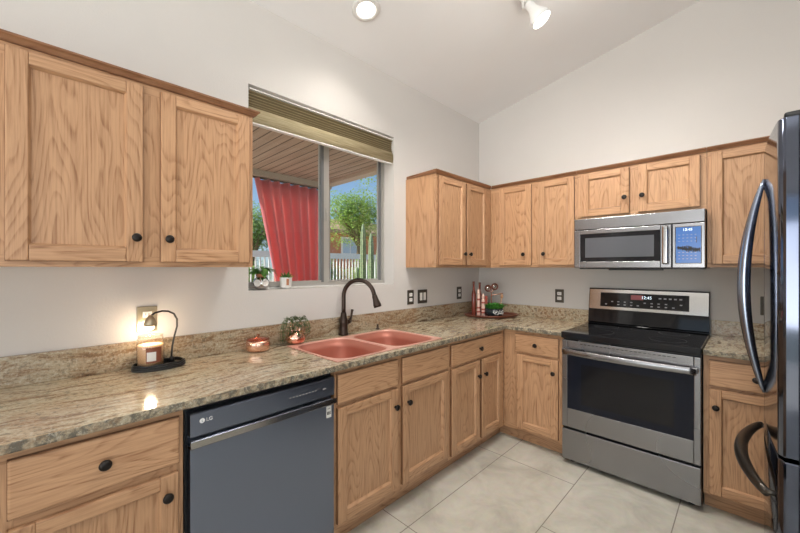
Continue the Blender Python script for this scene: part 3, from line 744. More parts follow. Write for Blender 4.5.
# ================================================================== MICROWAVE
mw = thing('microwave', 'stainless over-the-range microwave with a blue control panel', 'microwave', (1.455, -.2, 1.366))
MX0, MX1 = 1.078, 1.832; MF = -.400
MB().box(MX0, MX1, MF+.035, -.004, 1.368, 1.732).build('case', 'gasket', mw)
MB().box(MX0, MX1, MF+.000, MF+.034, 1.652, 1.732, None, .004).build('vent_grille', 'steel', mw)
dr = MB()
wx0, wx1, wz0, wz1 = 1.120, 1.610, 1.415, 1.618
DX1 = 1.668
dr.box(MX0, wx0, MF, MF+.034, 1.370, 1.648, None, .003).box(wx1, DX1, MF, MF+.034, 1.370, 1.648, None, .003).box(wx0, wx1, MF, MF+.034, 1.370, wz0, None, .003).box(wx0, wx1, MF, MF+.034, wz1, 1.648, None, .003)
dr = dr.build('door', 'steel', mw)
MB().box(wx0-.001, wx1+.001, MF+.001, MF+.02, wz0-.001, wz1+.001).build('window', 'black_glass', dr)
M['mw_screen'] = plain('microwave_screen', (.10, .105, .12), .12)
MB().box(wx0+.035, wx1-.035, MF+.0002, MF+.0008, wz0+.03, wz1-.03).build('window_screen', 'mw_screen', dr)
MB().box(1.622, 1.655, MF-.045, MF-.022, 1.392, 1.640, None, .010, 4).box(1.630, 1.647, MF-.024, MF, 1.400, 1.420).box(1.630, 1.647, MF-.024, MF, 1.612, 1.632).build('handle', 'steel_smooth', dr)
pn = MB().box(DX1+.004, MX1, MF, MF+.034, 1.370, 1.648, None, .003).build('control_panel', 'steel', mw)
bp = MB().box(1.690, 1.812, MF-.0015, MF-.0002, 1.400, 1.625, None, .004).build('blue_film', 'blue_panel', pn, 'glossy blue panel with a dark streak')
fr_ = MB().box(1.686, 1.6895, MF-.002, MF-.0002, 1.396, 1.629).box(1.8125, 1.816, MF-.002, MF-.0002, 1.396, 1.629).box(1.6895, 1.8125, MF-.002, MF-.0002, 1.6255, 1.629).box(1.6895, 1.8125, MF-.002, MF-.0002, 1.396, 1.3995).build('bezel', 'black_plastic', pn)
g = MB()
random.seed(3)
for i in range(26):
    x = 1.695+.108*i/25; h = .004+.010*abs(math.sin(i*1.3))*random.uniform(.4, 1.2)*(1.6 if 8 < i < 18 else 1); zc_ = 1.497-.018*i/25+random.uniform(-.003, .003)
    g.box(x, x+.0056, MF-.0021, MF-.0016, zc_-h, zc_+h)
g.build('dark_streak', 'black_plastic', bp)
MB().box(1.790, 1.793, MF-.0021, MF-.0016, 1.525, 1.565).build('dark_mark', 'black_plastic', bp)
text_mesh('12:45', .022, lambda x, y, z: (1.748+x, MF-.0018-z*.3, 1.608+y), 'clock', 'display', bp)
for r in range(6):
    for c in range(5):
        z = (1.425, 1.445, 1.465, 1.535, 1.555, 1.575)[r]
        MB().box(1.703+c*.020, 1.711+c*.020, MF-.0019, MF-.0016, z, z+.0022).build('key_legend', 'print_grey', bp)
MB().box(MX0+.02, MX1-.02, -.34, -.05, 1.360, 1.3675).box(1.30, 1.62, -.37, -.345, 1.352, 1.3675, None, .004).build('underside_filter', 'black_plastic', mw)

# ================================================================== REFRIGERATOR
fr = thing('refrigerator', 'dark glossy refrigerator with curved bar handles at the right edge', 'refrigerator', (2.5, -1.13, 0))
FY0, FY1 = -1.590, -.680; FXF = 2.092; FTOP = 1.846
MB().box(2.150, 2.955, FY0+.012, FY1-.012, .03, FTOP-.01).build('case', 'fridge_side', fr)
MB().box(2.136, 2.151, FY0+.020, FY1-.020, .05, FTOP-.02).build('gasket', 'gasket', fr)
for y in (FY0+.06, FY1-.06):
    for x in (2.2, 2.88): MB().lathe([(.02, .001), (.02, .015), (.014, .0298)], (x, y, 0), None, 14).build('foot', 'black_plastic', fr)
yc = (FY0+FY1)/2
def convex(y0, y1, z0, z1, name, par):
    n = 28; m = MB(); pts = []
    for i in range(n+1):
        y = y0+(y1-y0)*i/n
        k = (y-yc)/((FY1-FY0)/2)
        x = 2.066+.022*k*k
        for e in (y0, y1):     # rounded vertical edges
            dd = abs(y-e)
            if dd < .014: x += .012*(1-math.sqrt(max(0, 1-((.014-dd)/.014)**2)))
        pts.append((x, y))
    pts += [(2.134, y1), (2.134, y0)]
    m.prism(pts, lambda p, q, t: (p, q, t), z0, z1)
    o = m.build(name, 'fridge', par)
    for f in o.data.polygons:
        if abs(f.normal.z) < .5 and f.normal.x < -.3: f.use_smooth = True
    o.modifiers.new('bevel', 'BEVEL').width = .004; o.modifiers['bevel'].limit_method = 'ANGLE'
    return o
d1 = convex(FY0, yc-.003, .765, FTOP, 'door', fr); d2 = convex(yc+.003, FY1, .765, FTOP, 'door', fr)
dz = convex(FY0, FY1, .085, .752, 'freezer_drawer', fr)
MB().box(2.115, 2.149, FY0+.02, FY1-.02, .034, .083).build('toe_grille', 'fridge', fr)
for dd, y in ((d1, yc-.040), (d2, yc+.040)):
    pts = []
    for i in range(25):
        u = i/24; pts.append((2.066-.061*math.sin(PI*u)**.85, y, .862+.866*u))
    MB().tube(pts, [.006+.015*math.sin(PI*i/24)**.8 for i in range(25)], None, 16, True, (1.0, 1.0)).build('handle', 'fridge_handle', dd)
pts = []
for i in range(25):
    u = i/24; pts.append((2.062-.066*math.sin(PI*u)**.8, -1.515+.725*u, .608))
MB().tube(pts, [.014+.010*math.sin(PI*i/24) for i in range(25)], None, 16, True, (.9, 1.1)).tube([(2.088, -1.508, .608), (2.055, -1.508, .608)], .010).tube([(2.085, -.798, .608), (2.055, -.798, .608)], .010).build('handle', 'bronze_dark', dz)
MB().box(2.10, 2.20, FY0+.01, FY0+.07, FTOP+.001, FTOP+.018, None, .006).build('hinge_cover', 'black_plastic', fr)
MB().box(2.10, 2.20, FY1-.07, FY1-.01, FTOP+.001, FTOP+.018, None, .006).build('hinge_cover', 'black_plastic', fr)

# ================================================================== OUTLETS
def outlet(name, label, o, u0, u1, z0, z1, kind, plate='plate_dark'):
    w = .0015
    t = thing(name, label, 'switch' if 'switch' in name else 'outlet', P(o, (u0+u1)/2, w, z0))
    bx(MB(), o, u0, u1, w, w+.006, z0, z1, None, .003).build('cover_plate', plate, t)
    cu, cz = (u0+u1)/2, (z0+z1)/2
    if kind == 'duplex':
        for s in (-1, 1):
            q = bx(MB(), o, cu-.018, cu+.018, w+.006, w+.0085, cz+s*.021-.014, cz+s*.021+.014, None, .004).build('socket', 'white_plastic', t)
            g = MB()
            for k in (-.006, .006): bx(g, o, cu+k-.001, cu+k+.001, w+.0083, w+.0088, cz+s*.021-.003, cz+s*.021+.006)
            g.build('slots', 'black_plastic', q)
    else:
        for k in (-.023, .023): bx(MB(), o, cu+k-.016, cu+k+.016, w+.006, w+.0095, cz-.033, cz+.033, None, .003).build('rocker', 'white_plastic', t)
    return t
outlet('wall_outlet', 'brass-plated wall outlet behind the candle lamp', 'W', -2.925, -2.845, 1.070, 1.188, 'duplex', 'plate_brass')
outlet('wall_outlet', 'dark-plated outlet just right of the window, left of the double switch', 'W', -1.102, -1.026, 1.064, 1.184, 'duplex')
outlet('light_switch', 'dark-plated double rocker switch right of the window', 'W', -.972, -.850, 1.064, 1.182, 'rocker')
outlet('wall_outlet', 'dark-plated outlet on the window wall near the corner', 'W', -.402, -.326, 1.066, 1.186, 'duplex')
outlet('wall_outlet', 'dark-plated outlet on the back wall left of the range', 'R', .786, .862, 1.062, 1.180, 'duplex')
outlet('wall_outlet', 'outlet on the back wall seen behind the refrigerator handle', 'R', 2.075, 2.151, 1.066, 1.186, 'duplex')

# ================================================================== CEILING LIGHTS
def cz(x): return CZ0+CS*x
rl = thing('recessed_light', 'round recessed ceiling light above the sink', 'ceiling light', (.347, -1.837, cz(.347)))
tilt = Matrix.Rotation(-math.atan(CS), 4, 'Y') @ Matrix.Rotation(PI, 4, 'X')
MB().lathe([(.062, .001), (.086, .001), (.088, .004), (.084, .009), (.064, .012), (.053, .006), (.053, .001)], (.347, -1.837, cz(.347)), None, 40, True, rot=tilt, cap=False).build('trim_ring', 'white_plastic', rl)
MB().lathe([(.052, .001), (.050, .010), (.035, .018), (0, .022)], (.347, -1.837, cz(.347)), None, 32, True, rot=tilt).build('lamp_face', 'lamp', rl)
light('recessed_spot', 'SPOT', (.36, -1.837, cz(.347)-.05), 14, (1, .93, .84), (.36, -1.837, 0), spot_size=2.3, spot_blend=.8, shadow_soft_size=.06)

tl = thing('ceiling_track', 'white ceiling track bar that carries the spotlights, above the frame', 'track', (1.0, -1.5, cz(1.0)))
MB().box(.985, 1.02, -2.45, -.98, cz(1.0)-.035, cz(1.0)-.006).build('track', 'white_plastic', tl)
MB().box(.96, 1.045, -1.80, -1.66, cz(1.0)-.024, cz(1.0)-.012, None, .005).build('feed_box', 'white_plastic', tl)
for k, (y, lab, dv, en) in enumerate(((-1.10, 'white spotlight head pointing down from the sloped ceiling at the top edge', (.50, .24, -.83), 34),
        (-1.62, 'white spotlight head on the ceiling track out of frame, aimed at the corner', (-.05, .62, -.95), 52),  # unseen head added to lift the dim corner
        (-2.30, 'white spotlight head on the ceiling track out of frame, aimed at the worktop', (-.3, .25, -.85), 14))):  # second unseen head, added for light along the worktop
    sp = thing('spotlight', lab, 'spotlight', (1.003, y, cz(1.0)-.036), 'spotlights on the ceiling track')
    MB().tube([(1.003, y, cz(1.0)-.0355), (1.003, y, cz(1.0)-.075), (1.035, y, cz(1.0)-.090)], .009, None, 10).build('arm', 'white_plastic', sp)
    hd = Vector((1.045, y-.01, 3.005)) if k == 0 else Vector((1.035, y, 2.99)); hv = Vector(dv).normalized()
    q = hv.to_track_quat('Z', 'Y').to_matrix().to_4x4()
    hh = MB().lathe([(.020, -.01), (.026, 0), (.028, .04), (.034, .058), (.058, .105), (.061, .135), (.057, .137)], hd, None, 32, True, rot=q, cap=False).build('lamp_head', 'white_paint', sp)
    MB().lathe([(.057, .128), (.04, .142), (0, .148)], hd, None, 28, True, rot=q).build('lamp_face', 'lamp', hh)
    light('track_lamp_beam', 'SPOT', tuple(hd+hv*.17), en, (1, .96, .90), tuple(hd+hv), spot_size=2.3, spot_blend=1.0, shadow_soft_size=.055)
    light('track_lamp_glow', 'POINT', tuple(hd+hv*.24), 1.2, (1, .96, .90), shadow_soft_size=.05)

# further unseen recessed lights: one added to brighten cabinet fronts, two behind the camera
for k, (x, y) in enumerate(((1.75, -1.95), (1.2, -4.9), (3.6, -4.8))):
    c_ = thing('recessed_light', ['round recessed ceiling light above the middle of the kitchen floor', 'round recessed ceiling light behind the camera on the left', 'round recessed ceiling light behind the camera on the right'][k], 'ceiling light', (x, y, cz(x)))
    MB().lathe([(.062, .001), (.086, .001), (.088, .004), (.084, .009), (.064, .012), (.060, .010), (.060, .001)], (x, y, cz(x)), None, 32, True, rot=tilt, cap=False).build('trim_ring', 'white_plastic', c_)
    MB().lathe([(.060, .001), (.058, .010), (.040, .020), (0, .024)], (x, y, cz(x)), None, 24, True, rot=tilt).build('lamp_face', 'lamp', c_)
    light('recessed_spot', 'SPOT', (x, y, cz(x)-.06), (46, 10, 30)[k], (1, .95, .89), (x-.25, y+.3, 0), spot_size=2.3, spot_blend=.8, shadow_soft_size=.07)

# ================================================================== THINGS ON THE WORKTOP
# candle warmer
cw = thing('candle_warmer_lamp', 'black candle warmer lamp with a curved neck, lit, on the granite', 'lamp', (.11, -2.845, .915))
bc = (.098, -2.855)
m = MB()
m.lathe([(.0, .0), (.98, 0), (1.0, .003), (1.0, .007), (.97, .010), (0, .010)], (bc[0], bc[1], .9148), None, 40, True, sx=.070, sy=.105)
m.build('base', 'black_plastic', cw)
m = MB()
for i, (rx, ry, zz) in enumerate(((.0685, .100, .929), (.065, .097, .937))):
    m.tube([(bc[0]+.0+rx*math.cos(2*PI*k/40), bc[1]+0*1+ry*math.sin(2*PI*k/40), zz+.002*math.sin(k)) for k in range(41)], .0045, None, 8, False)
m.build('coiled_cord', 'black_plastic', cw)
ax = .075
pp = [(ax, -2.802, .925), (ax, -2.802, .96), (ax, -2.799, 1.00), (ax, -2.790, 1.05), (ax, -2.780, 1.09), (ax, -2.780, 1.125), (ax, -2.793, 1.152), (ax, -2.815, 1.165), (ax, -2.84, 1.168), (ax+.008, -2.870, 1.163), (ax+.016, -2.886, 1.152)]
MB().lathe([(.012, .0), (.012, .02), (.006, .026)], (ax, -2.802, .925), None, 14).build('neck_socket', 'black_plastic', cw)
MB().tube(pp, .0042, None, 10).build('neck', 'black_plastic', cw)
lx, ly = ax+.020, -2.889
MB().lathe([(.007, .048), (.010, .040), (.017, .034), (.024, .012), (.0255, 0), (.0245, 0), (.015, .030)], (lx, ly, 1.108), None, 28, True, cap=False).build('lamp_shade', 'plate_brass', cw)
MB().ball((lx, ly, 1.106), .016, None, (1, 1, 1.1)).build('bulb', 'bulb', cw)
light('candle_bulb_light', 'POINT', (lx+.002, ly, 1.075), 1.3, (1, .78, .55), shadow_soft_size=.02)
cj = thing('candle_jar', 'glass jar candle with peach wax standing under the warmer lamp', 'candle', (.112, -2.882, .95))
jx, jy, jz = .098, -2.889, .9252
MB().lathe([(.0, 0), (.049, 0), (.052, .004), (.052, .122), (.047, .132), (.047, .142), (.045, .142), (.045, .132), (.0495, .122), (.0495, .006), (0, .006)], (jx, jy, jz), None, 36).build('jar', 'jar_glass', cj)
MB().lathe([(0, .0065), (.0488, .0065), (.0488, .098), (.045, .101), (0, .101)], (jx, jy, jz), None, 32).build('wax', 'candle', cj)
def curved_label(r, a0, a1, z0, z1, name, mat, par):
    n = 12; vs, fs = [], []
    for i in range(n+1):
        a = a0+(a1-a0)*i/n
        for z in (z0, z1): vs.append((jx+r*math.cos(a), jy+r*math.sin(a), z))
    for i in range(n): fs.append((2*i, 2*i+2, 2*i+3, 2*i+1))
    return MB().faces(vs, fs, None, True).build(name, mat, par)
ca = math.atan2(-3.245-jy, 2.017-jx)+.12
lb = curved_label(.0524, ca-.45, ca+.75, jz+.025, jz+.092, 'brown_label', 'paper_brown', cj)
curved_label(.0528, ca-.38, ca+.28, jz+.033, jz+.073, 'white_label', 'paper', lb)

# copper lidded dish
cd = thing('candle_dish', 'small rose-copper glass bowl with a lid on the worktop left of the plant', 'bowl', (.088, -2.372, .915))
c0 = (.098, -2.398, .9148)
MB().lathe([(0, 0), (.044, 0), (.056, .005), (.061, .016), (.062, .044), (.059, .060), (.057, .060), (.059, .044), (.058, .018), (.052, .009), (0, .006)], c0, None, 40).build('bowl', 'copper', cd)
MB().lathe([(.0595, .0605), (.060, .065), (.055, .070), (.014, .074), (.006, .076), (.005, .080), (.009, .084), (.009, .089), (.005, .092), (0, .093)], c0, None, 36).build('lid', 'rose_glass', cd)

# copper twin-neck vase with trailing plant
cv = thing('copper_vase', 'bulbous copper vase with two tapering necks at the sink corner', 'vase', (.128, -2.165, .915))
vx, vy, vz = .062, -2.165, .9200
vx, vy = .088, -2.165
MB().lathe([(0, 0), (.034, 0), (.050, .008), (.058, .028), (.056, .046), (.045, .064), (.027, .076), (0, .080)], (vx, vy, vz), None, 36).build('body', 'copper', cv)
for s in (-1, 1):
    MB().tube([(vx+s*.012, vy+s*.017, vz+.055), (vx+s*.014, vy+s*.020, vz+.085), (vx+s*.014, vy+s*.022, vz+.112), (vx+s*.012, vy+s*.021, vz+.135)], [.021, .015, .0085, .0065], None, 16).build('neck', 'copper', cv)
tp = thing('trailing_plant', 'green trailing plant spilling out of the copper vase', 'plant', (vx, vy, 1.055))
random.seed(11)
m = MB(); sm = MB()
for k in range(30):
    s = -1 if k % 2 else 1
    a = random.uniform(0, 2*PI); out = random.uniform(.028, .068); hgt = random.uniform(.004, .03); drop = random.uniform(.02, .09)
    if math.cos(a) < -.3: a = PI-a
    if k % 3 == 0: a = -PI/2+random.uniform(-.5, .4); drop = random.uniform(.08, .128)
    st0 = Vector((vx+s*.012, vy+s*.021, vz+.134)); pts = []
    for i in range(9):
        u = i/8; rr = out*math.sin(min(1, u*1.6)*PI/2)
        z = st0.z+hgt*math.sin(min(1, u*2)*PI) - drop*max(0, u-.25)/.75
        x = max(.030, st0.x+rr*math.cos(a)); pts.append(Vector((x, st0.y+rr*math.sin(a)*1.25, max(z, .925))))
    sm.tube(pts, .0011, None, 5)
    for i in range(1, 9):
        for q in range(2):
            dv = rdir(-.5, .5); dv.x = abs(dv.x) if pts[i].x < .045 else dv.x
            leaf(m, pts[i], dv, random.uniform(.010, .016), None, .7)
m.build('leaves', 'leaf_dark', tp); sm.build('stems', 'stem', tp)

# tray in the corner
tx, ty = .300, -.270
tr_ = thing('serving_tray', 'dark reddish oval tray in the far worktop corner', 'tray', (tx, ty, .915))
trot = Matrix.Rotation(math.radians(45), 4, 'Z')
MB().lathe([(0, 0), (.90, 0), (1.0, .012), (1.03, .022), (1.03, .026), (1.0, .026), (.96, .014), (.88, .007), (0, .007)], (tx, ty, .9148), None, 56, True, sx=.245, sy=.160, rot=trot).build('tray_body', 'dark_wood', tr_)
tz = .9222
def TL(u, v, z=0): # along view-right, away from the camera
    c = math.sqrt(.5); return Vector((tx+c*u-c*v, ty+c*u+c*v, tz+z))
G = 'objects on the corner tray'
for i, (u, v, h) in enumerate(((-.122, -.012, .265), (-.084, -.034, .215))):
    t = thing('spice_mill', ['taller banded blush and red spice mill on the corner tray', 'shorter banded blush and red spice mill on the corner tray'][i], 'mill', TL(u, v)); p = TL(u, v)
    MB().lathe([(0, 0), (.016, 0), (.017, .004), (.0155, h*.35), (.0165, h*.37), (.0155, h*.40), (.0150, h*.72), (.0125, h*.75)], p, None, 24).build('body', 'blush', t)
    for k in (.12, .26, .55): MB().lathe([(.0163, h*k), (.0172, h*k+.002), (.0172, h*k+.014), (.0163, h*k+.016)], p, None, 24).build('band', 'label_red', t)
    MB().lathe([(.0125, h*.75), (.014, h*.78), (.0145, h*.86), (.010, h*.93), (.004, h*.96), (0, h)], p, None, 20).build('cap', 'blush', t)
for i, (u, v, h) in enumerate(((-.158, .030, .320), (-.098, .042, .310))):
    t = thing('oil_bottle', ['dark slim bottle standing leftmost on the corner tray', 'dark red slim bottle standing behind the spice mills'][i], 'bottle', TL(u, v)); p = TL(u, v)
    MB().lathe([(0, 0), (.019, 0), (.020, .004), (.020, h*.62), (.015, h*.70), (.009, h*.76), (.009, h*.93)], p, None, 24).build('body', 'red_glass', t)
    MB().lathe([(.0098, h*.93), (.0105, h*.94), (.0105, h), (0, h)], p, None, 16).build('cap', 'dark_wood', t)
t = thing('ring_stand', 'copper stand holding two dark round rings behind the bowl plant', 'stand', TL(.02, .075)); p = TL(.02, .075)
vd = Vector((1, 1, 0)).normalized()
MB().lathe([(0, 0), (.035, 0), (.036, .004), (.006, .010), (.005, .215), (0, .215)], p, None, 20).build('post', 'copper', t)
for s, z in ((-.030, .252), (.034, .268)):
    c_ = p+vd*s+Vector((0, 0, z))
    q = MB().tube([c_+vd*.026*math.cos(2*PI*k/28)+Vector((0, 0, .026*math.sin(2*PI*k/28))) for k in range(29)], .0085, None, 10, False).build('ring', 'dark_wood', t)
    nn = Vector((1, -1, 0)).normalized()
    MB().lathe([(.012, -.002), (.013, 0), (.012, .002)], c_, None, 20, rot=nn.to_track_quat('Z', 'Y').to_matrix().to_4x4()).build('disc', 'steel_smooth', q)
MB().tube([p+Vector((0,0,.213)), p-vd*.030+Vector((0,0,.230))], .004, None, 8).tube([p+Vector((0,0,.213)), p+vd*.034+Vector((0,0,.244))], .004, None, 8).tube([p+Vector((0,0,.185)), p+vd*.06+Vector((0,0,.195)), p+vd*.115+Vector((0,0,.205))], .005, None, 8).build('arm', 'copper', t)
t = thing('red_mug', 'small red cup behind the bowl plant on the tray', 'cup', TL(-.035, .04)); p = TL(-.050, .050)
MB().lathe([(0, 0), (.022, 0), (.026, .01), (.028, .18), (.026, .18), (.024, .012), (0, .006)], p, None, 24).build('body', 'label_red', t)
MB().tube([p+Vector((0,-.026,.10)), p+Vector((0,-.045,.09)), p+Vector((0,-.045,.05)), p+Vector((0,-.024,.04))], .004, None, 8).build('handle', 'label_red', t)
t = thing('wooden_utensil', 'light wooden spoon leaning at the right of the tray', 'utensil', TL(.075, .05)); p = TL(.085, .04)
MB().tube([p+Vector((0,0,.004)), p+vd*.012+Vector((0,0,.06)), p+vd*.022+Vector((0,0,.160))], [.006, .005, .005], None, 8).build('shaft', 'oak_plain', t)
MB().ball(p+vd*.026+Vector((0,0,.178)), .020, None, (.7, .7, 1.1)).build('bowl', 'oak_plain', t)
t = thing('planter_bowl', 'dark glazed bowl with a white pattern on the corner tray', 'planter', TL(.02, -.03)); p = TL(.018, -.035)
MB().lathe([(0, 0), (.055, 0), (.076, .015), (.086, .042), (.080, .074), (.075, .074), (.079, .044), (.070, .060), (0, .060)], p, None, 40, sx=1.0, sy=1.0).build('bowl', 'navy', t)
g = MB(); random.seed(5)
for i in range(16):
    a = -PI/2+PI/4+ -.9+ i*.085+.55; 
    for k in range(3):
        if (i*5+k*3) % 4 == 0: continue
        z = .030+.012*k+random.uniform(-.004, .004); c_ = p+Vector((math.cos(a)*.0845, math.sin(a)*.0845, z))
        g.ball(c_, .0034, None, (.8, .8, 1.4), 8, 6)
g.build('white_pattern', 'ceramic', t)
t = thing('potted_grass', 'bright green grassy plant in the dark bowl on the tray', 'plant', p+Vector((0,0,.04)))
m = MB(); random.seed(21)
for k in range(300):
    a = random.uniform(0, 2*PI); r = random.uniform(0, .062); q = p+Vector((r*math.cos(a), r*math.sin(a), .062))
    dv = Vector((math.cos(a)*random.uniform(.1, 1.1), math.sin(a)*random.uniform(.1, 1.1), 1)).normalized()
    leaf(m, q+dv*.005, dv, random.uniform(.05, .095), None, .22, .35)
m.build('blades', 'leaf_bright', t)

# window-sill plants
sz = WZ0
t = thing('glass_bowl_pot', 'round silvery glass pot holding a leafy plant on the window sill', 'pot', (-.02, -2.352, sz)); pc = Vector((-.022, -2.352, sz+.001)); R0 = .038
pc = Vector((-.052, -2.312, sz+.0015))
MB().lathe([(0, 0), (.022, 0), (.038, .012), (.0455, .032), (.044, .052), (.034, .070), (.027, .076), (.025, .075), (.031, .068), (.040, .050), (.041, .032), (.034, .014), (0, .004)], pc, None, 36).build('bowl', 'steel_smooth', t)
for s_ in (-1, 1):
    a = -.42+s_*.52; nn = Vector((math.cos(a), math.sin(a), .05)).normalized()
    MB().lathe([(.0165, -.001), (.0205, 0), (.0205, .003), (.016, .004), (.0155, .002), (0, .002)], pc+nn*.0435+Vector((0, 0, .038)), None, 24, rot=nn.to_track_quat('Z', 'Y').to_matrix().to_4x4()).build('round_eye', 'ceramic', t)
MB().lathe([(.023, .076), (.029, .078), (.031, .094), (.027, .094), (.025, .082), (0, .082)], pc, None, 28).build('inner_pot', 'terracotta', t)
t = thing('leafy_houseplant', 'leafy green houseplant in the round glass pot on the window sill', 'plant', pc+Vector((0,0,.085)))
m = MB(); sm = MB(); random.seed(31)
for k in range(44):
    a = random.uniform(0, 2*PI); r = random.uniform(.012, .060); h = random.uniform(.012, .052)
    b0 = pc+Vector((0, 0, .084)); e_ = b0+Vector((r*math.cos(a)*.62, r*math.sin(a), h)); e_.x = max(e_.x, -.080)
    sm.tube([b0, (b0+e_)/2+Vector((0,0,.01)), e_], .001, None, 5)
    dv = Vector((math.cos(a)*.7 if e_.x > -.055 else .3, math.sin(a), random.uniform(-.35, .2))); leaf(m, e_, dv, random.uniform(.034, .048), None, .75, .5)
m.build('leaves', 'leaf', t); sm.build('stems', 'stem', t)
p2 = Vector((.0, -2.218, sz+.0015)); p2 = Vector((-.048, -2.157, sz+.0015))
t = thing('white_planter', 'small white faceted planter with a copper patch on the window sill', 'pot', p2)
MB().lathe([(0, 0), (.024, 0), (.033, .008), (.0385, .070), (.036, .070), (.033, .056), (0, .056)], p2, None, 10, False).build('pot_body', 'ceramic', t)
a = -.42; vs = []
for i in range(9):
    for z in (.022, .062): 
        aa = a+.02+.42*(i/8); vs.append(p2+Vector(((.0345+z*.066)*math.cos(aa), (.0345+z*.066)*math.sin(aa), z)))
MB().faces(vs, [(2*i, 2*i+2, 2*i+3, 2*i+1) for i in range(8)], None).build('copper_patch', 'terracotta', t)
t = thing('succulent', 'spiky green succulent in the small white planter', 'plant', p2+Vector((0,0,.04)))
m = MB(); random.seed(9)
for k in range(20):
    a = 2.4*k; el = .25+.9*(k/20); dv = Vector((math.cos(a)*math.cos(el), math.sin(a)*math.cos(el), math.sin(el)))
    m.tube([p2+Vector((0,0,.057))+dv*.003, p2+Vector((0,0,.057))+dv*.026, p2+Vector((0,0,.062))+dv*random.uniform(.040, .060)], [.0045, .006, .0006], None, 6)
m.build('leaves', 'leaf', t)

# ================================================================== OUTSIDE
m = MB(); m.box(-40, -.2, -14, 40, -.35, -.15); g = m.build('ground', 'ground'); struct(g)
m = MB(); m.box(-2.9, -.16, -6, .1, -.149, -.06); g = m.build('patio_floor', 'patio_post'); struct(g)
rf = thing('patio_cover', 'timber plank patio roof seen through the top of the window', 'patio roof', (-1.3, -2.6, 2.6))
MB().box(-2.55, -.16, -5.8, -.21, 2.602, 2.64).build('plank_ceiling', 'patio_ceiling', rf)
MB().box(-2.50, -2.36, -5.8, -.21, 2.53, 2.601).build('header_beam', 'patio_post', rf)
MB().box(-2.355, -.16, -.35, -.215, 2.56, 2.601).build('end_beam', 'patio_post', rf)
MB().box(-2.6, -.16, -5.85, -.15, 2.641, 2.70).build('roof_deck', 'roof_far', rf)
po = MB().box(-2.49, -2.37, -.345, -.23, -.059, 2.529, None, .006).build('patio_post', 'patio_post'); tag(po, 'cream patio corner post seen beside the red curtain', 'post')
# curtain hung from the header beam
cu = thing('patio_curtain', 'sunlit red outdoor curtain gathered in folds under the patio roof', 'curtain', (-2.3, -1.5, 0))
n, rows = 120, 14; vs, fs = [], []
cy0, cy1 = -1.33, -.36
for j in range(rows+1):
    v = j/rows; z = 2.508-2.2*v
    pull = .44*v      # drawn towards its right side lower down
    for i in range(n+1):
        u = i/n; ya = cy0+pull
        y = ya+(cy1-ya)*u
        x = -2.43+.045*math.sin(u*2*PI*7.0+.6*math.sin(v*2))+.012*math.sin(u*31+v*3)
        vs.append((x, y, z))
for j in range(rows):
    for i in range(n):
        a = j*(n+1)+i; fs.append((a, a+1, a+n+2, a+n+1))
q = MB().faces(vs, fs, None, True).build('cloth', 'curtain', cu)
sd = q.modifiers.new('thick', 'SOLIDIFY'); sd.thickness = .002
MB().tube([(-2.43, cy0-.05, 2.518), (-2.43, cy1+.01, 2.518)], .012, None, 10).build('curtain_rod', 'bark', cu)
# white picket fence
fe = thing('picket_fence', 'white metal picket fence behind the cacti in the garden', 'fence', (-4.6, 1.5, -.15))
MB().box(-4.62, -4.57, -9, 12, 1.58, 1.70).build('top_rail', 'white_paint', fe)
MB().box(-4.61, -4.58, -9, 12, .10, .16).build('bottom_rail', 'white_paint', fe)
y = -1.0; k = 0
while y < 7.5 and k < 98:
    MB().box(-4.605, -4.585, y, y+.022, -.149, 1.58).build('picket', 'white_paint', fe); y += .088; k += 1
m = MB(); y = -9
while y < -1.0: m.box(-4.605, -4.585, y, y+.022, -.149, 1.58); y += .13
q = m.build('picket_run', 'white_paint', fe); q['kind'] = 'stuff'
# columnar cacti
def cactus(x, y, h, r, lab, arm=None):
    t = thing('columnar_cactus', lab, 'cactus', (x, y, -.15), 'columnar cacti before the fence')
    m = MB(); ns, rib = 48, 8
    vs, fs = [], []
    zs = [0, .3, .7, .9, .96, .99, 1.0]; rs = [.85, 1, .97, .85, .6, .3, .02]
    for z, rr in zip(zs, rs):
        for i in range(ns):
            a = 2*PI*i/ns; q = r*rr*(1+.13*math.cos(rib*a)); vs.append((x+q*math.cos(a), y+q*math.sin(a), -.15+h*z))
    for j in range(len(zs)-1):
        for i in range(ns): fs.append((j*ns+i, j*ns+(i+1) % ns, (j+1)*ns+(i+1) % ns, (j+1)*ns+i))
    m.faces(vs, fs, None, True); m.build('stem', 'cactus', t)
cactus(-3.40, 1.25, 2.40, .055, 'tallest slim grey-green cactus column outside the right window pane')
cactus(-3.21, 1.29, 2.2, .052, 'middle grey-green cactus column outside the right window pane')
cactus(-3.02, 1.31, 1.95, .050, 'shortest grey-green cactus column beside the right window frame')
cactus(-3.64, 1.29, 1.55, .050, 'low cactus column left of the taller ones by the fence')
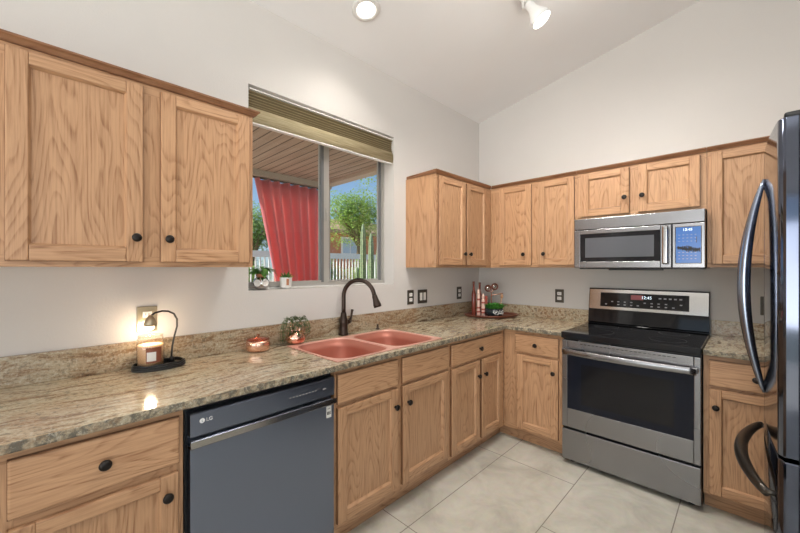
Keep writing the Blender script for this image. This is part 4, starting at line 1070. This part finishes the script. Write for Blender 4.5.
# tree and bushes
def tree(name, lab, c, R_, nleaf, size, mat, trunk_z=-.15, sq=.75, grp=None, cat='tree'):
    t = thing(name, lab, cat, (c[0], c[1], -.15), grp)
    m = MB(); blobs = [(Vector(c)+rdir()*random.uniform(0, R_*.65), random.uniform(.25, .5)*R_) for _ in range(22)]
    for k in range(nleaf):
        b0, br = random.choice(blobs); dv = rdir(); q = b0+Vector((dv.x, dv.y, dv.z*sq))*br*random.uniform(.6, 1.05)
        if q.z < .0: q.z = random.uniform(0, .1)
        leaf(m, q, rdir(-.4, .6), size*random.uniform(.6, 1.3), None, .5)
    m.build('foliage', mat, t)
    w = MB(); w.tube([(c[0], c[1], -.149), (c[0]+.05, c[1], (c[2]-.15)/2), (c[0], c[1]+.05, c[2]-R_*.2)], [R_*.09+.02, R_*.07+.015, R_*.03+.01], None, 8)
    if cat == 'tree':
        for q, br in blobs[:9]: w.tube([(c[0], c[1]+.03, c[2]-R_*.55), (Vector(c)+q)/2-Vector((0,0,R_*.2)), q], [R_*.04, R_*.025, R_*.01], None, 6)
    w.build('trunk', 'bark', t)
random.seed(41)
tree('garden_tree', 'airy yellow-green tree seen through the right window pane', (-7.6, 4.55, 3.15), 1.9, 9000, .10, 'leaf_tree')
tree('garden_tree', 'dense green tree seen at the left edge of the window', (-6.3, .25, 2.3), 1.25, 4500, .085, 'leaf_bush')
tree('garden_shrub', 'green shrub behind the fence left of the cacti', (-5.75, 1.95, 1.2), .8, 3600, .07, 'leaf_bush', grp=None, cat='shrub')
tree('garden_shrub', 'bright green shrub behind the fence directly behind the cacti', (-5.75, 3.45, 1.25), .8, 3600, .075, 'leaf_tree', cat='shrub')
tree('garden_shrub', 'leafy shrub at the foot of the cacti', (-4.10, 1.72, .75), .36, 2200, .055, 'leaf_tree', cat='shrub')
tree('garden_shrub', 'dark shrub standing behind the plant pots outside the window', (-5.7, -.2, 1.1), .8, 2200, .06, 'leaf_bush', cat='shrub')
tree('garden_shrub', 'shrub at the left side of the neighbouring house', (-9.6, 4.0, 1.7), 1.1, 2600, .09, 'leaf_bush', cat='shrub')
# neighbour's house
hs = thing('neighbouring_house', 'low rust and tan house with a brown roof beyond the fence', 'house', (-15.5, 11, -.15))
MB().box(-18, -14.0, 6.5, 20, -.149, 3.35).build('wall', 'brick_far', hs)
MB().prism([(-13.4, 3.25), (-13.4, 3.42), (-16, 4.35), (-18.6, 3.42), (-18.6, 3.25)], lambda p, q, t: (p, t, q), 6.0, 20.5).build('roof', 'roof_far', hs)
M['far_glass'] = plain('far_window_glass', (.42, .52, .62), .2)
for y in (9.05, 12.2, 15.0):
    f = MB().box(-13.995, -13.93, y-.60, y+.60, 2.10, 3.10).build('window', 'white_paint', hs)
    MB().box(-13.928, -13.91, y-.50, y-.04, 2.20, 3.0).build('pane', 'far_glass', f); MB().box(-13.928, -13.91, y+.04, y+.50, 2.20, 3.0).build('pane', 'far_glass', f)
